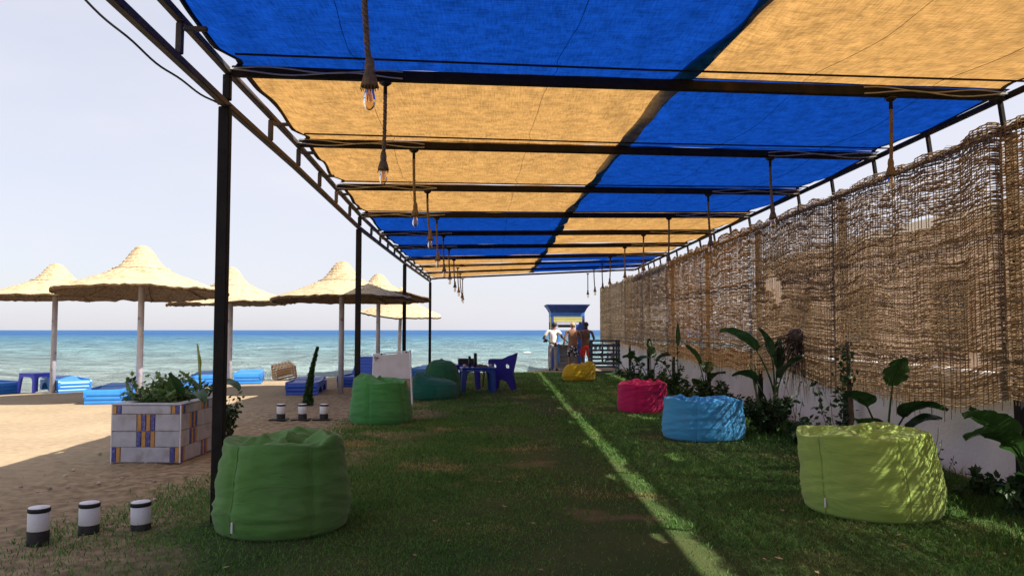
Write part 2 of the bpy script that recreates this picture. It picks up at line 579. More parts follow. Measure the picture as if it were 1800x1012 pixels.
# sea: wavelets as geometry near the shore, a fan of rows out to the horizon
def sea_mat():
    m, nt, out = newmat('sea_water')
    L = nt.links
    tc = N(nt, 'ShaderNodeTexCoord')
    sep = N(nt, 'ShaderNodeSeparateXYZ')
    L.new(tc.outputs['Object'], sep.inputs['Vector'])
    nlow = N(nt, 'ShaderNodeTexNoise', Scale=.03, Detail=5.0)
    mpl = N(nt, 'ShaderNodeMapping'); mpl.inputs['Scale'].default_value = (.35, 1, 1)
    L.new(tc.outputs['Object'], mpl.inputs['Vector'])
    L.new(mpl.outputs['Vector'], nlow.inputs['Vector'])
    # distance offshore on a log scale picks the colour of the bottom that shows through
    lg = N(nt, 'ShaderNodeMath', operation='LOGARITHM')
    lg.inputs[1].default_value = 10.0
    mxx = N(nt, 'ShaderNodeMath', operation='MAXIMUM')
    mxx.inputs[1].default_value = 1.0
    L.new(sep.outputs['Y'], mxx.inputs[0])
    L.new(mxx.outputs[0], lg.inputs[0])
    ofs = N(nt, 'ShaderNodeMath', operation='MULTIPLY_ADD')
    ofs.inputs[1].default_value = .22
    ofs.inputs[2].default_value = -.11
    L.new(nlow.outputs['Fac'], ofs.inputs[0])
    sm = N(nt, 'ShaderNodeMath', operation='ADD')
    L.new(lg.outputs[0], sm.inputs[0]); L.new(ofs.outputs[0], sm.inputs[1])
    mr = N(nt, 'ShaderNodeMapRange')
    mr.inputs['From Min'].default_value = 1.3
    mr.inputs['From Max'].default_value = 2.78
    L.new(sm.outputs[0], mr.inputs['Value'])
    cr = N(nt, 'ShaderNodeValToRGB')
    e = cr.color_ramp.elements
    e[0].position = 0.0; e[0].color = (.22, .26, .235, 1)
    e[1].position = 1.0; e[1].color = (.014, .09, .24, 1)
    for pos, c in ((.16, (.17, .24, .23)), (.32, (.125, .225, .24)), (.52, (.07, .18, .24)), (.70, (.035, .135, .25)), (.84, (.010, .08, .24))):
        q = e.new(pos); q.color = c4(c)
    L.new(mr.outputs['Result'], cr.inputs['Fac'])
    # foam flecks
    mpf = N(nt, 'ShaderNodeMapping'); mpf.inputs['Scale'].default_value = (.10, .34, 1)
    L.new(tc.outputs['Object'], mpf.inputs['Vector'])
    nf = N(nt, 'ShaderNodeTexNoise', Scale=1.0, Detail=8.0, Roughness=.65)
    L.new(mpf.outputs['Vector'], nf.inputs['Vector'])
    mf = N(nt, 'ShaderNodeMapRange')
    mf.inputs['From Min'].default_value = .665
    mf.inputs['From Max'].default_value = .72
    L.new(nf.outputs['Fac'], mf.inputs['Value'])
    mc = N(nt, 'ShaderNodeMixRGB', Color2=(.62, .62, .58, 1))
    L.new(mf.outputs['Result'], mc.inputs['Fac'])
    # weed patches, plus dark and bright wave faces painted in, drawn along the swell
    mpw = N(nt, 'ShaderNodeMapping'); mpw.inputs['Scale'].default_value = (.30, 1.7, 1)
    L.new(tc.outputs['Object'], mpw.inputs['Vector'])
    nw = N(nt, 'ShaderNodeTexNoise', Scale=1.0, Detail=7.0, Roughness=.62)
    L.new(mpw.outputs['Vector'], nw.inputs['Vector'])
    mrw = N(nt, 'ShaderNodeMapRange')
    mrw.inputs['From Min'].default_value = .34; mrw.inputs['From Max'].default_value = .66
    mrw.inputs['To Min'].default_value = .50; mrw.inputs['To Max'].default_value = 1.5
    L.new(nw.outputs['Fac'], mrw.inputs['Value'])
    hw = N(nt, 'ShaderNodeHueSaturation')
    L.new(mrw.outputs['Result'], hw.inputs['Value']); L.new(cr.outputs['Color'], hw.inputs['Color'])
    mpv = N(nt, 'ShaderNodeMapping'); mpv.inputs['Scale'].default_value = (.045, .20, 1)
    L.new(tc.outputs['Object'], mpv.inputs['Vector'])
    nv_ = N(nt, 'ShaderNodeTexNoise', Scale=1.0, Detail=9.0, Roughness=.7)
    L.new(mpv.outputs['Vector'], nv_.inputs['Vector'])
    mrv = N(nt, 'ShaderNodeMapRange')
    mrv.inputs['From Min'].default_value = .34; mrv.inputs['From Max'].default_value = .66
    mrv.inputs['To Min'].default_value = .68; mrv.inputs['To Max'].default_value = 1.32
    L.new(nv_.outputs['Fac'], mrv.inputs['Value'])
    hv = N(nt, 'ShaderNodeHueSaturation')
    L.new(mrv.outputs['Result'], hv.inputs['Value']); L.new(hw.outputs['Color'], hv.inputs['Color'])
    L.new(hv.outputs['Color'], mc.inputs['Color1'])
    p = N(nt, 'ShaderNodeBsdfDiffuse')
    gl = N(nt, 'ShaderNodeBsdfGlossy', Roughness=.28)
    gl.inputs['Color'].default_value = (.9, .95, 1, 1)
    L.new(mc.outputs['Color'], p.inputs['Color'])
    mb = N(nt, 'ShaderNodeMapping'); mb.inputs['Scale'].default_value = (.55, 1.5, 1)
    L.new(tc.outputs['Object'], mb.inputs['Vector'])
    nb = N(nt, 'ShaderNodeTexNoise', Scale=1.9, Detail=8.0, Roughness=.65)
    L.new(mb.outputs['Vector'], nb.inputs['Vector'])
    bp = N(nt, 'ShaderNodeBump', Strength=1.0, Distance=.55)
    L.new(nb.outputs['Fac'], bp.inputs['Height'])
    L.new(bp.outputs['Normal'], p.inputs['Normal'])
    L.new(bp.outputs['Normal'], gl.inputs['Normal'])
    ms = N(nt, 'ShaderNodeMixShader', Fac=.13)
    L.new(p.outputs['BSDF'], ms.inputs[1]); L.new(gl.outputs['BSDF'], ms.inputs[2])
    L.new(ms.outputs['Shader'], out.inputs['Surface'])
    return m
rows = [12.0]
while rows[-1] < 40000:
    d = rows[-1]
    rows.append(d + max(.11, .0045 * d if d < 200 else .05 * d))
rows = np.array(rows)
angs = np.tan(np.radians(np.linspace(-62, 62, 330)))
SY, SA = np.meshgrid(rows, angs, indexing='ij')
SX = SY * SA
amp = np.clip(1.2 - SY / 260, 0, 1)
Zs = np.zeros_like(SX)
for lam, a, th, sd_ in ((3.1, .040, 95, 1), (1.7, .030, 80, 2), (.95, .018, 104, 3), (5.6, .045, 88, 4), (.62, .010, 72, 5)):
    k = 2 * PI / lam
    ph = k * (SX * math.cos(R(th)) + SY * math.sin(R(th))) + 2.2 * fbm(SX * .22, SY * .3, sd_, 3)
    Zs += 2.4 * a * (1 - np.abs(np.sin(ph / 2))) * 1.6 * (0.6 + .6 * vnoise(SX * .3, SY * .5, sd_ + 40))
sea = gridmesh('sea', np.stack([SX, SY, WATER + Zs * amp * np.clip((SY - shore(SX) + .8) / 3, 0.15, 1)], -1), sea_mat())
tag(sea, kind='structure')

# broken surf lines on the reef: low ridges of white water
M['foam'] = pmat('sea_foam', (.70, .66, .56), (.80, .77, .68), 3, .7, .6, 12, .2)
def surf(px0, px1, py, hgt, n=70, seed=0):
    yy = at_z((px0 + px1) / 2, py, WATER).y
    P = np.zeros((n, 7, 3))
    for i in range(n):
        t = i / (n - 1)
        q = at_z(px0 + (px1 - px0) * t, py + 1.2 * vnoise(t * 6, seed, 3), WATER)
        h = hgt * max(0.05, math.sin(PI * t)) * max(.0, .45 + .9 * float(vnoise(t * 9 + seed, 1.5, seed + 8)))
        for j in range(7):
            u = j / 6 * 2 - 1
            P[i, j] = (q.x, q.y + u * .55 * (1 + .5 * float(vnoise(t * 14, j, seed))), WATER + .04 + h * (1 - u * u) * 1.0 - .08)
    o = gridmesh('breaking_wave', P, M['foam'])
    tag(o, kind='structure')
surf(560, 860, 619, .30, 120, 1)
surf(800, 990, 622, .26, 80, 2)
surf(250, 400, 627, .2, 60, 3)
surf(-160, 60, 634, .2, 60, 4)
surf(120, 300, 617, .16, 60, 5)

# lawn sheet
lx = np.linspace(0, 1, 120) ** 1.3
ly = np.linspace(-12, 27.6, 200)
LU, LY = np.meshgrid(lx, ly)
edge = lawn_left(LY) + .75 + .5 * fbm(LY * 1.2, LY * 0 + 3, 31, 4)
LXx = edge + (4.72 - edge) * LU
lend = 27.4 + .25 * fbm(LXx * 1.3, LXx * 0, 77, 3)
LYy = np.minimum(LY, lend)
LZ = np.where((LU < .001), -.004, .014) + .012 * fbm(LXx * .9, LYy * .9, 15, 3) * (LU > .02) + np.where(LYy >= lend, -.03, 0) * 0
M['lawn'] = pmat('lawn_soil', (.042, .075, .022), (.072, .088, .032), 1.6, .95, .7, 60, .1, lo=.36, hi=.64, c3=(.20, .135, .085), c3scale=.9, c3lo=.60, c3hi=.72, bdist=.02)
lawn = gridmesh('lawn', np.stack([LXx, LYy, LZ], -1), M['lawn'])
# worn earth where the turf thins out towards the sand
worn_ = np.clip(1.15 - (LXx - edge) / (.9 + .5 * fbm(LXx * 1.7, LYy * 1.7, 61, 4)) , 0, 1)
lawn.data.attributes.new('worn', 'FLOAT', 'POINT').data.foreach_set('value', worn_.astype(np.float32).ravel())
nt = M['lawn'].node_tree; L_ = nt.links
p_ = [n for n in nt.nodes if n.type == 'BSDF_PRINCIPLED'][0]
src = p_.inputs['Base Color'].links[0].from_socket
at_ = N(nt, 'ShaderNodeAttribute'); at_.attribute_name = 'worn'
ne = N(nt, 'ShaderNodeTexNoise', Scale=9.0, Detail=6.0)
tce = [n for n in nt.nodes if n.type == 'TEX_COORD'][0]
L_.new(tce.outputs['Object'], ne.inputs['Vector'])
ce = N(nt, 'ShaderNodeValToRGB')
ce.color_ramp.elements[0].position = .36; ce.color_ramp.elements[0].color = (.155, .108, .068, 1)
ce.color_ramp.elements[1].position = .64; ce.color_ramp.elements[1].color = (.33, .245, .155, 1)
L_.new(ne.outputs['Fac'], ce.inputs['Fac'])
mxe = N(nt, 'ShaderNodeMixRGB')
L_.new(at_.outputs['Fac'], mxe.inputs['Fac']); L_.new(src, mxe.inputs['Color1']); L_.new(ce.outputs['Color'], mxe.inputs['Color2'])
L_.new(mxe.outputs['Color'], p_.inputs['Base Color'])
tag(lawn, kind='structure')

# grass blades, thinning with distance and in worn patches
def patch(x, y):
    return fbm(x * .8, y * .8, 15, 4)
def grass_blades(name, n, xr, yr, hmin, hmax, wid, seed, dens, mat_, bias=1.0):
    r = np.random.default_rng(seed)
    y = yr[0] + (yr[1] - yr[0]) * r.random(n) ** bias
    x = xr[0] + (xr[1] - xr[0]) * r.random(n)
    keep = dens(x, y) > r.random(n)
    x, y = x[keep], y[keep]
    k = len(x)
    tuft = .55 + .45 * np.clip(patch(x * 1.5 + 9, y * 1.5) * 1.4 + .5, 0, 1)
    h = (hmin + (hmax - hmin) * r.random(k) ** 1.5) * tuft
    wd = wid * (1 + y / 9.0) * (.6 + .8 * r.random(k))
    a = r.random(k) * 2 * PI
    lean = (.25 + .9 * r.random(k)) * h
    la = r.random(k) * 2 * PI
    z0 = .008
    cx, sx_ = np.cos(a) * wd / 2, np.sin(a) * wd / 2
    mx, my = x + np.cos(la) * lean * .35, y + np.sin(la) * lean * .35
    tx, ty = x + np.cos(la) * lean, y + np.sin(la) * lean
    V = np.empty((k, 5, 3))
    V[:, 0] = np.stack([x - cx, y - sx_, np.full(k, z0)], -1)
    V[:, 1] = np.stack([x + cx, y + sx_, np.full(k, z0)], -1)
    V[:, 2] = np.stack([mx + cx * .8, my + sx_ * .8, z0 + h * .62], -1)
    V[:, 3] = np.stack([mx - cx * .8, my - sx_ * .8, z0 + h * .62], -1)
    V[:, 4] = np.stack([tx, ty, z0 + h * (1.0)], -1)
    b = np.arange(k)[:, None] * 5
    T = np.concatenate([b + np.array([0, 1, 2]), b + np.array([0, 2, 3]), b + np.array([3, 2, 4])], 0)
    o = np_mesh(name, V.reshape(-1, 3), T, mat_)
    return tag(o, kind='stuff')
M['grass'] = pmat('grass_blade', (.085, .205, .045), (.145, .26, .065), 1.1, .6, 0, 10, .25, transl=.42, island=.5, c3=(.36, .31, .13), c3scale=.8, c3lo=.57, c3hi=.68)
M['grass_lush'] = pmat('grass_blade_lush', (.065, .16, .03), (.11, .21, .045), 1.5, .55, 0, 10, .25, transl=.4, island=.4)
def dens_main(x, y):
    e = lawn_left(y) + .35 * fbm(x * 1.2 + 5, y * 1.2, 31, 4)
    edge_ = np.clip((x - e + .25) / 1.5, 0, 1) ** 1.3
    p = np.clip(patch(x, y) * 2.2 + .95, .22, 1)
    worn = np.clip(1.15 - 1.0 * np.exp(-((x - 1.2 + .05 * y) / .9) ** 2) * np.clip(vnoise(x * .9, y * .45, 8) + .5, 0, 1), .15, 1)
    return edge_ * p * worn * (y < 27.3)
tag(grass_blades('grass', 520000, (-4.6, 4.7), (2.6, 13.0), .018, .058, .0046, 1, dens_main, M['grass'], 1.25), label='short worn green lawn grass in the shade of the canopy', cat='grass')
tag(grass_blades('grass', 170000, (-3.2, 4.7), (13.0, 27.4), .02, .065, .0050, 2, dens_main, M['grass']), label='far stretch of lawn grass towards the beach', cat='grass')
def dens_bed(x, y):
    return np.clip((x - 2.9 + .35 * vnoise(y * .8, x, 4)) / 1.0, 0, 1) * np.clip(patch(x + 3, y) * 1.5 + .75, .1, 1)
tag(grass_blades('grass', 60000, (2.6, 4.7), (3.2, 17.0), .05, .15, .0048, 3, dens_bed, M['grass_lush'], 1.2), label='longer lush grass growing along the white wall', cat='grass')

# pebbles and dry bits lying round the planter and on the sand
r = np.random.default_rng(5)
mb = MB()
for i in range(260):
    y = 4.8 + 9 * r.random() ** 1.4
    x = lawn_left(y) - 2.6 * r.random() + .5
    s = .008 + .02 * r.random() ** 3
    mb.ball((x, y, .018), s, 5, 3, (1.2, .9, .6))
tag(mb.build('gravel', pmat('pale_stone', (.50, .42, .33), (.26, .21, .17), 3, .9, island=.4)), label='small pale stones scattered on trodden sand near the planter', cat='gravel', kind='stuff')
mb = MB()
for i in range(170):
    y = 3.6 + 14 * r.random() ** 1.5
    x = -3.2 + 7.4 * r.random()
    a = r.random() * PI
    l = .012 + .02 * r.random()
    z = .03 + .02 * r.random()
    dx, dy = math.cos(a) * l, math.sin(a) * l
    b = len(mb.v)
    mb.v += [(x - dx, y - dy, z), (x + dy * .5, y - dx * .5, z + .006), (x + dx, y + dy, z + .004), (x - dy * .5, y + dx * .5, z + .003)]
    mb.f.append((b, b + 1, b + 2, b + 3))
tag(mb.build('dry_leaves', pmat('dry_leaf', (.42, .32, .19), (.28, .17, .09), 3, .9, island=.4)), label='tiny dry leaf scraps scattered over the lawn', cat='dry leaves', kind='stuff')

# ------------------------------------------------------------------ pergola
LYs = np.array([-8.0, -5.6, -3.3, -1.0, 1.4, 3.75, 6.1, 8.4, 10.7, 13.0, 15.25, 17.5, 19.8, 22.2, 24.5, 26.9])
RYs = np.array([-7.5, -5.1, -2.8, -.4, 1.95, 4.3, 6.6, 8.95, 11.3, 13.6, 15.9, 18.2, 20.5, 22.3, 24.0, 25.6])
def l_x(y): return float(np.interp(y, [-8, 4.2, 6.1, 8.5, 13, 19.8, 26.9], [-1.86, -2.06, -2.14, -2.19, -2.29, -2.31, -2.25]))
def l_up(y): return 1.5 + float(np.interp(y, [-8, 4, 6.1, 8.4, 10.7, 13, 15.25, 17.5, 19.8, 26.9], [2.06, 2.06, 2.05, 2.035, 1.98, 1.93, 1.89, 1.866, 1.82, 1.78]))
def l_lo(y): return 1.5 + float(np.interp(y, [-8, 4.2, 6.1, 8.5, 13, 19.8, 26.9], [1.79, 1.79, 1.79, 1.785, 1.72, 1.705, 1.68]))
def r_x(y): return float(np.interp(y, [-8, 6.6, 26, 34], [4.50, 4.56, 4.72, 4.70]))
def r_up(y): return 1.5 + float(np.interp(y, [-8, 6.6, 25.6], [2.05, 2.05, 2.0]))
def r_lo(y): return 1.5 + float(np.interp(y, [-8, 6.6, 25.6], [1.79, 1.79, 1.76]))

perg = thing('pergola', 'long dark steel pergola roofed with alternating blue and orange shade cloth over the lawn', 'pergola', (0, 0, 0))
pairs = list(zip(LYs, RYs))
def sq(name, a, b, hw, m, parent=perg, hh=None):
    mb = MB()
    a, b = Vector(a), Vector(b)
    t = (b - a)
    L = t.length
    t.normalize()
    up = Vector((0, 0, 1)) if abs(t.z) < .9 else Vector((0, 1, 0))
    s = t.cross(up).normalized()
    u = s.cross(t)
    rot = Matrix((s, t, u)).transposed()
    mb.box((a + b) / 2, (hw * 2, L, (hh or hw) * 2), rot, bev=.006)
    return mb.build(name, m, parent)
# left posts
for y in (-6.6, -.3, 6.1, 13.0, 19.8, 26.9):
    x = l_x(y)
    z1 = l_lo(y) - .028
    mb = MB()
    mb.box((x, y, z1 / 2 - .02), (.088, .075, z1 + .04), bev=.006)
    mb.box((x, y, .012), (.2, .2, .02), bev=.004)
    mb.build('post', M['steel'], perg)
    mb = MB()
    mb.box((x + .012, y, (l_lo(y) + l_up(y)) / 2 + .001), (.058, .058, l_up(y) - l_lo(y) - .058), bev=.005)
    mb.build('post_head', M['steel'], perg)
RP = (-7.2, -3.7, -.2, 3.25, 6.75, 10.2, 13.6, 17.0, 20.5, 24.0, 27.4, 30.7, 33.9)
for y in RP[:-2]:
    x = r_x(y) + .06
    mb = MB()
    mb.box((x, y, (r_lo(y) - .03) / 2), (.07, .09, r_lo(y) - .03), bev=.006)
    mb.build('post', M['steel'], perg)
# chords, one length per bay
for i in range(len(pairs) - 1):
    a, b = LYs[i] + .001, LYs[i + 1] - .001
    sq('upper_chord', (l_x(a) + .02, a, l_up(a)), (l_x(b) + .02, b, l_up(b)), .026, M['truss'])
    sq('lower_chord', (l_x(a), a, l_lo(a)), (l_x(b), b, l_lo(b)), .028, M['truss'])
    a, b = RYs[i] + .001, RYs[i + 1] - .001
    sq('upper_chord', (r_x(a) - .06, a, r_up(a)), (r_x(b) - .06, b, r_up(b)), .024, M['steel'])
    sq('lower_chord', (r_x(a), a, r_lo(a)), (r_x(b), b, r_lo(b)), .026, M['steel'])
    for t in ((.0, .5) if i else (.5,)):
        y = LYs[i] + t * (LYs[i + 1] - LYs[i]) + .14
        if min(abs(y - q) for q in (-6.6, -.3, 6.1, 13.0, 19.8, 26.9)) > .3:
            sq('strut', (l_x(y) + .01, y, l_lo(y) + .029), (l_x(y) + .012, y, l_up(y) - .028), .022, M['truss'])
            # stub that ties the wire to the chord
            sq('wire_stub', (l_x(y) + .045, y - .02, l_up(y) - .075), (l_x(y) + .2, y - .02, l_up(y) - .075), .016, M['truss'])
        y = RYs[i] + t * (RYs[i + 1] - RYs[i]) + .1
        sq('strut', (r_x(y) - .035, y, r_lo(y) + .027), (r_x(y) - .06, y, r_up(y) - .026), .02, M['steel'])
# cross beams, wires under the cloth, tied cables
def beam_pts(i):
    yl, yr = pairs[i]
    return Vector((l_x(yl) + .05, yl, l_up(yl) + .002)), Vector((r_x(yr) - .09, yr, r_up(yr) + .002))
for i in range(len(pairs)):
    a, b = beam_pts(i)
    sq('crossbeam', a, b, .03 if i < 13 else .02, M['steel'], hh=.042 if i < 13 else .022)
    if i:
        wv = Vector((0, -.36, .012))
        mb = MB()
        mb.tube([a + wv + Vector((.14, 0, 0)), (a + b) / 2 + wv + Vector((0, 0, -.012)), b + wv], .0085, 6)
        mb.build('tension_wire', M['steel'], perg)
    if i >= 4:
        for (p, q, n, sg) in ((a, a.lerp(b, .205), 14, 1), (b, b.lerp(a, .2), 12, -1)):
            mb = MB()
            for s in range(2):
                pts = []
                for k in range(n + 1):
                    t = k / n
                    pp = p.lerp(q, t) + Vector((0, -.046 - .008 * s, .012 - .028 * s + .018 * math.sin(t * 9 + s * 2 + i)))
                    pts.append(pp)
                mb.tube(pts, .0065, 5)
            mb.build('cable', M['wire'], perg)

# shade cloth: pieces split at a seam line right of the middle; three bays of one order, then swapped
def split_x(y):
    return float(np.interp(y, [-8, 4.9, 6.5, 13, 25], [1.75, 1.72, 1.52, 1.28, 1.22]))
def order(i):             # colour of the left piece in bay i (bay i runs from beam i to beam i+1)
    k = (i - 6) // 3
    return 'cloth_orange' if k % 2 == 0 else 'cloth_blue'
def cloth(i, side, mname):
    nu, nv = 54, 26
    a0, b0 = beam_pts(i)
    a1, b1 = beam_pts(i + 1)
    P = np.zeros((nv, nu, 3))
    s = 100 + i * 2 + (side == 'right')
    for j in range(nv):
        v = -.006 + 1.012 * j / (nv - 1)
        a = a0.lerp(a1, v)
        b = b0.lerp(b1, v)
        sx = split_x(a.y)
        # cut-away corners where the cloth is laced to the wire
        notch = .18 * max(0, 1 - abs(v - .94) / .10) if v > .84 else 0
        bow = .07 * math.sin(PI * min(1, v / .84)) if v < .84 else 0
        if side == 'left':
            x0 = a.x + .055 - .075 * min(1, v / .84) + notch * .65 + .02 * float(vnoise(v * 5, i, 3))
            x1 = sx + .09 + .012 * float(vnoise(v * 4, i, 6)) - bow * .3
        else:
            x0 = sx - .07 + bow * .5 + .012 * float(vnoise(v * 4, i + 3, 6))
            x1 = b.x + .05 - .01 * v - notch * .45
        for k in range(nu):
            u = k / (nu - 1)
            x = x0 + (x1 - x0) * u
            tt = (x - a.x) / (b.x - a.x)
            base = a.lerp(b, tt)
            z = base.z + .048 + (.012 if side == 'right' else 0) + (.006 if v > 1 else 0)
            if v < .84:
                z -= .06 * math.sin(PI * v / .84) * math.sin(PI * u) ** .5
            z += .022 * float(fbm(np.array(x * .9), np.array(base.y * .55), s, 3))
            e = min(u, 1 - u)
            z += .030 * math.sin((x * 13 + v * 6.0) + 3 * float(vnoise(x * .8, base.y, s))) * math.exp(-e * 7) * math.sin(PI * v)
            P[j, k] = (x, base.y, z)
    o = gridmesh('shade_cloth', P, M[mname], parent=perg)
    col = 'blue' if 'blue' in mname else 'orange'
    o['label'] = f'{col} shade cloth'
    # hems along the lengthwise edges
    for k, dx in ((0, -1), (nu - 1, 1)):
        wdt = .05
        H = np.zeros((nv, 2, 3))
        H[:, 0] = P[:, k] + np.array([0, 0, -.004])
        H[:, 1] = P[:, k] + np.array([-dx * wdt, 0, -.005])
        if (side == 'left') == bool(k):
            continue
        if dx < 0:
            H = H[:, ::-1]
        h = gridmesh('hem', H, M['hem_dark'] if 'blue' in mname else M['hem_brown'], parent=o)
    # sewn seams between widths of net
    for uu in ((14, 36) if side == 'left' else (20, 41)):
        mb = MB()
        pts = [tuple(P[j, uu] + np.array([0, 0, -.004])) for j in range(nv)]
        mb.tube(pts, .0022, 4)
        mb.build('seam', M[mname], o)
for i in range(len(pairs) - 1):
    lm = order(i)
    rm = 'cloth_blue' if lm == 'cloth_orange' else 'cloth_orange'
    cloth(i, 'left', lm)
    cloth(i, 'right', rm)

# ------------------------------------------------------------------ rope pendant lamps
def glass_mat(name, col):
    m, nt, out = newmat(name)
    L = nt.links
    t = N(nt, 'ShaderNodeBsdfTransparent', Color=c4(col))
    g = N(nt, 'ShaderNodeBsdfGlossy', Roughness=.03, Color=(1, 1, 1, 1))
    f = N(nt, 'ShaderNodeFresnel', IOR=1.45)
    mth = N(nt, 'ShaderNodeMath', operation='MULTIPLY_ADD')
    mth.inputs[1].default_value = 1.0
    mth.inputs[2].default_value = .04
    L.new(f.outputs['Fac'], mth.inputs[0])
    ms = N(nt, 'ShaderNodeMixShader')
    L.new(mth.outputs[0], ms.inputs['Fac'])
    L.new(t.outputs['BSDF'], ms.inputs[1]); L.new(g.outputs['BSDF'], ms.inputs[2])
    L.new(ms.outputs['Shader'], out.inputs['Surface'])
    return m
M['bulb'] = glass_mat('amber_bulb_glass', (.93, .80, .62))
M['filament'] = pmat('filament', (.45, .25, .10), None, 5, .4, metal=.6)
def rope_mesh(length, lean):
    mb = MB()
    n = int(length * 55)
    for s in range(3):
        pts = []
        for k in range(n + 1):
            t = k / n
            a = t * length * 70 + s * 2 * PI / 3
            pts.append((.0085 * math.cos(a) + lean * t * t, .0085 * math.sin(a), -t * length))
        mb.tube(pts, .0095, 5)
    return mb
def make_lamp(loc, length, lean, label, group, big=1.0):
    t = thing('pendant_lamp', label, 'pendant lamp', loc, random.uniform(-.6, .6), group)
    mb = MB()
    mb.lathe([(.001, .002), (.05, .0), (.052, -.012), (.03, -.03), (.016, -.036), (.016, -.105), (.001, -.106)], 14)
    mb.build('ceiling_rose', M['plastic_black'], t, True)
    lr = length - .27
    r_ = rope_mesh(lr, lean)
    for i, v in enumerate(r_.v):
        r_.v[i] = (v[0], v[1], v[2] - .1)
    r_.build('rope', M['rope'], t, True)
    ex = lean
    z0 = -.1 - lr
    mb = MB()
    mb.lathe([(.012, .075), (.021, .06), (.026, .03), (.024, .0), (.036, -.035), (.046, -.075), (.040, -.08), (.02, -.07)], 14, (ex, 0, z0))
    for k in range(16):
        a = 2 * PI * k / 16 + random.uniform(-.1, .1)
        q = random.uniform(.85, 1.25)
        mb.tube([(ex + .024 * math.cos(a), .024 * math.sin(a), z0 - .01), (ex + .043 * q * math.cos(a), .043 * q * math.sin(a), z0 - .085 - .02 * random.random())], [.005, .002], 4)
    mb.build('frayed_knot', M['rope'], t, True)
    mb = MB()
    zb = z0 - .055
    mb.lathe([(.014, .0), (.016, -.02), (.024, -.05), (.031, -.085), (.032, -.105), (.026, -.125), (.012, -.14), (.001, -.144)], 16, (ex, 0, zb))
    bulb = mb.build('bulb', M['bulb'], t, True)
    mb = MB()
    for k in range(5):
        a = 2 * PI * k / 5
        mb.tube([(ex + .005 * math.cos(a), .005 * math.sin(a), zb - .02), (ex + .013 * math.cos(a), .013 * math.sin(a), zb - .10)], .0014, 4)
    mb.build('filament', M['filament'], bulb)
    return t
ordw = ['first', 'second', 'third', 'fourth', 'fifth', 'sixth', 'seventh', 'eighth', 'ninth', 'tenth', 'eleventh', 'twelfth']
for k, i in enumerate(range(5, 16)):
    a, b = beam_pts(i)
    xl = (-.67, -.89, -.90, -.95, -.99, -1.03, -1.05, -1.06, -1.07, -1.1, -1.12)[k]
    tl = (xl - a.x) / (b.x - a.x)
    p = a.lerp(b, tl)
    ln = (.88, .81, .83, .78, .82, .80, .78, .80, .80, .86, .82)[k]
    lean = (.035, -.01, .02, .04, .02, .02, .02, .03, .03, .06, .02)[k]
    lab = 'nearest rope pendant of the left row, bulb hanging in front of blue cloth' if k == 0 else f'{ordw[k]} rope pendant lamp of the left row, counted from the front, with clear bulb'
    t = make_lamp((p.x, p.y - .0, p.z - .046), ln, lean, lab, 'rope pendant lamps of the left row')
    t.rotation_euler = (0, 0, 0 if k == 0 else random.uniform(-.3, .3))
    xr = (3.6, 3.42, 3.2, 3.12, 3.06, 3.05, 3.05, 3.05, 3.1, 3.1, 3.12)[k]
    tr = (xr - a.x) / (b.x - a.x)
    p = a.lerp(b, tr)
    if k:
        lab = 'nearest rope pendant of the right row, hanging before the reed fence top' if k == 1 else f'{ordw[k - 1]} rope pendant lamp of the right row, counted from the front, near the reed fence'
        make_lamp((p.x, p.y, p.z - .046), (1, .77, .80, .84, .84, .82, .8, .8, .8, .8, .8)[k], random.uniform(-.02, .03), lab, 'rope pendant lamps of the right row')

# power cable slung along the outside of the left truss
mb = MB()
pts = []
pa = at_y(150, 0, 4.4); pb = Vector((l_x(6.1) - .035, 6.03, l_lo(6.1) - .02))
for k in range(25):
    t = k / 24
    q = pa.lerp(pb, t)
    q.z -= .045 * math.sin(PI * t) + .008 * math.sin(t * 17)
    pts.append(q)
pre = [pa + (pa - pts[1]) * 60]
mb.tube(pre + pts, .0075, 6)
mb.tube([pb, pb + Vector((.06, .0, -.012)), pb + Vector((.1, .02, -.01))], .0075, 6)
tag(mb.build('power_cable', M['black_wire']), 'thin black cable slung in the open sky beside the pergola truss', 'cable')
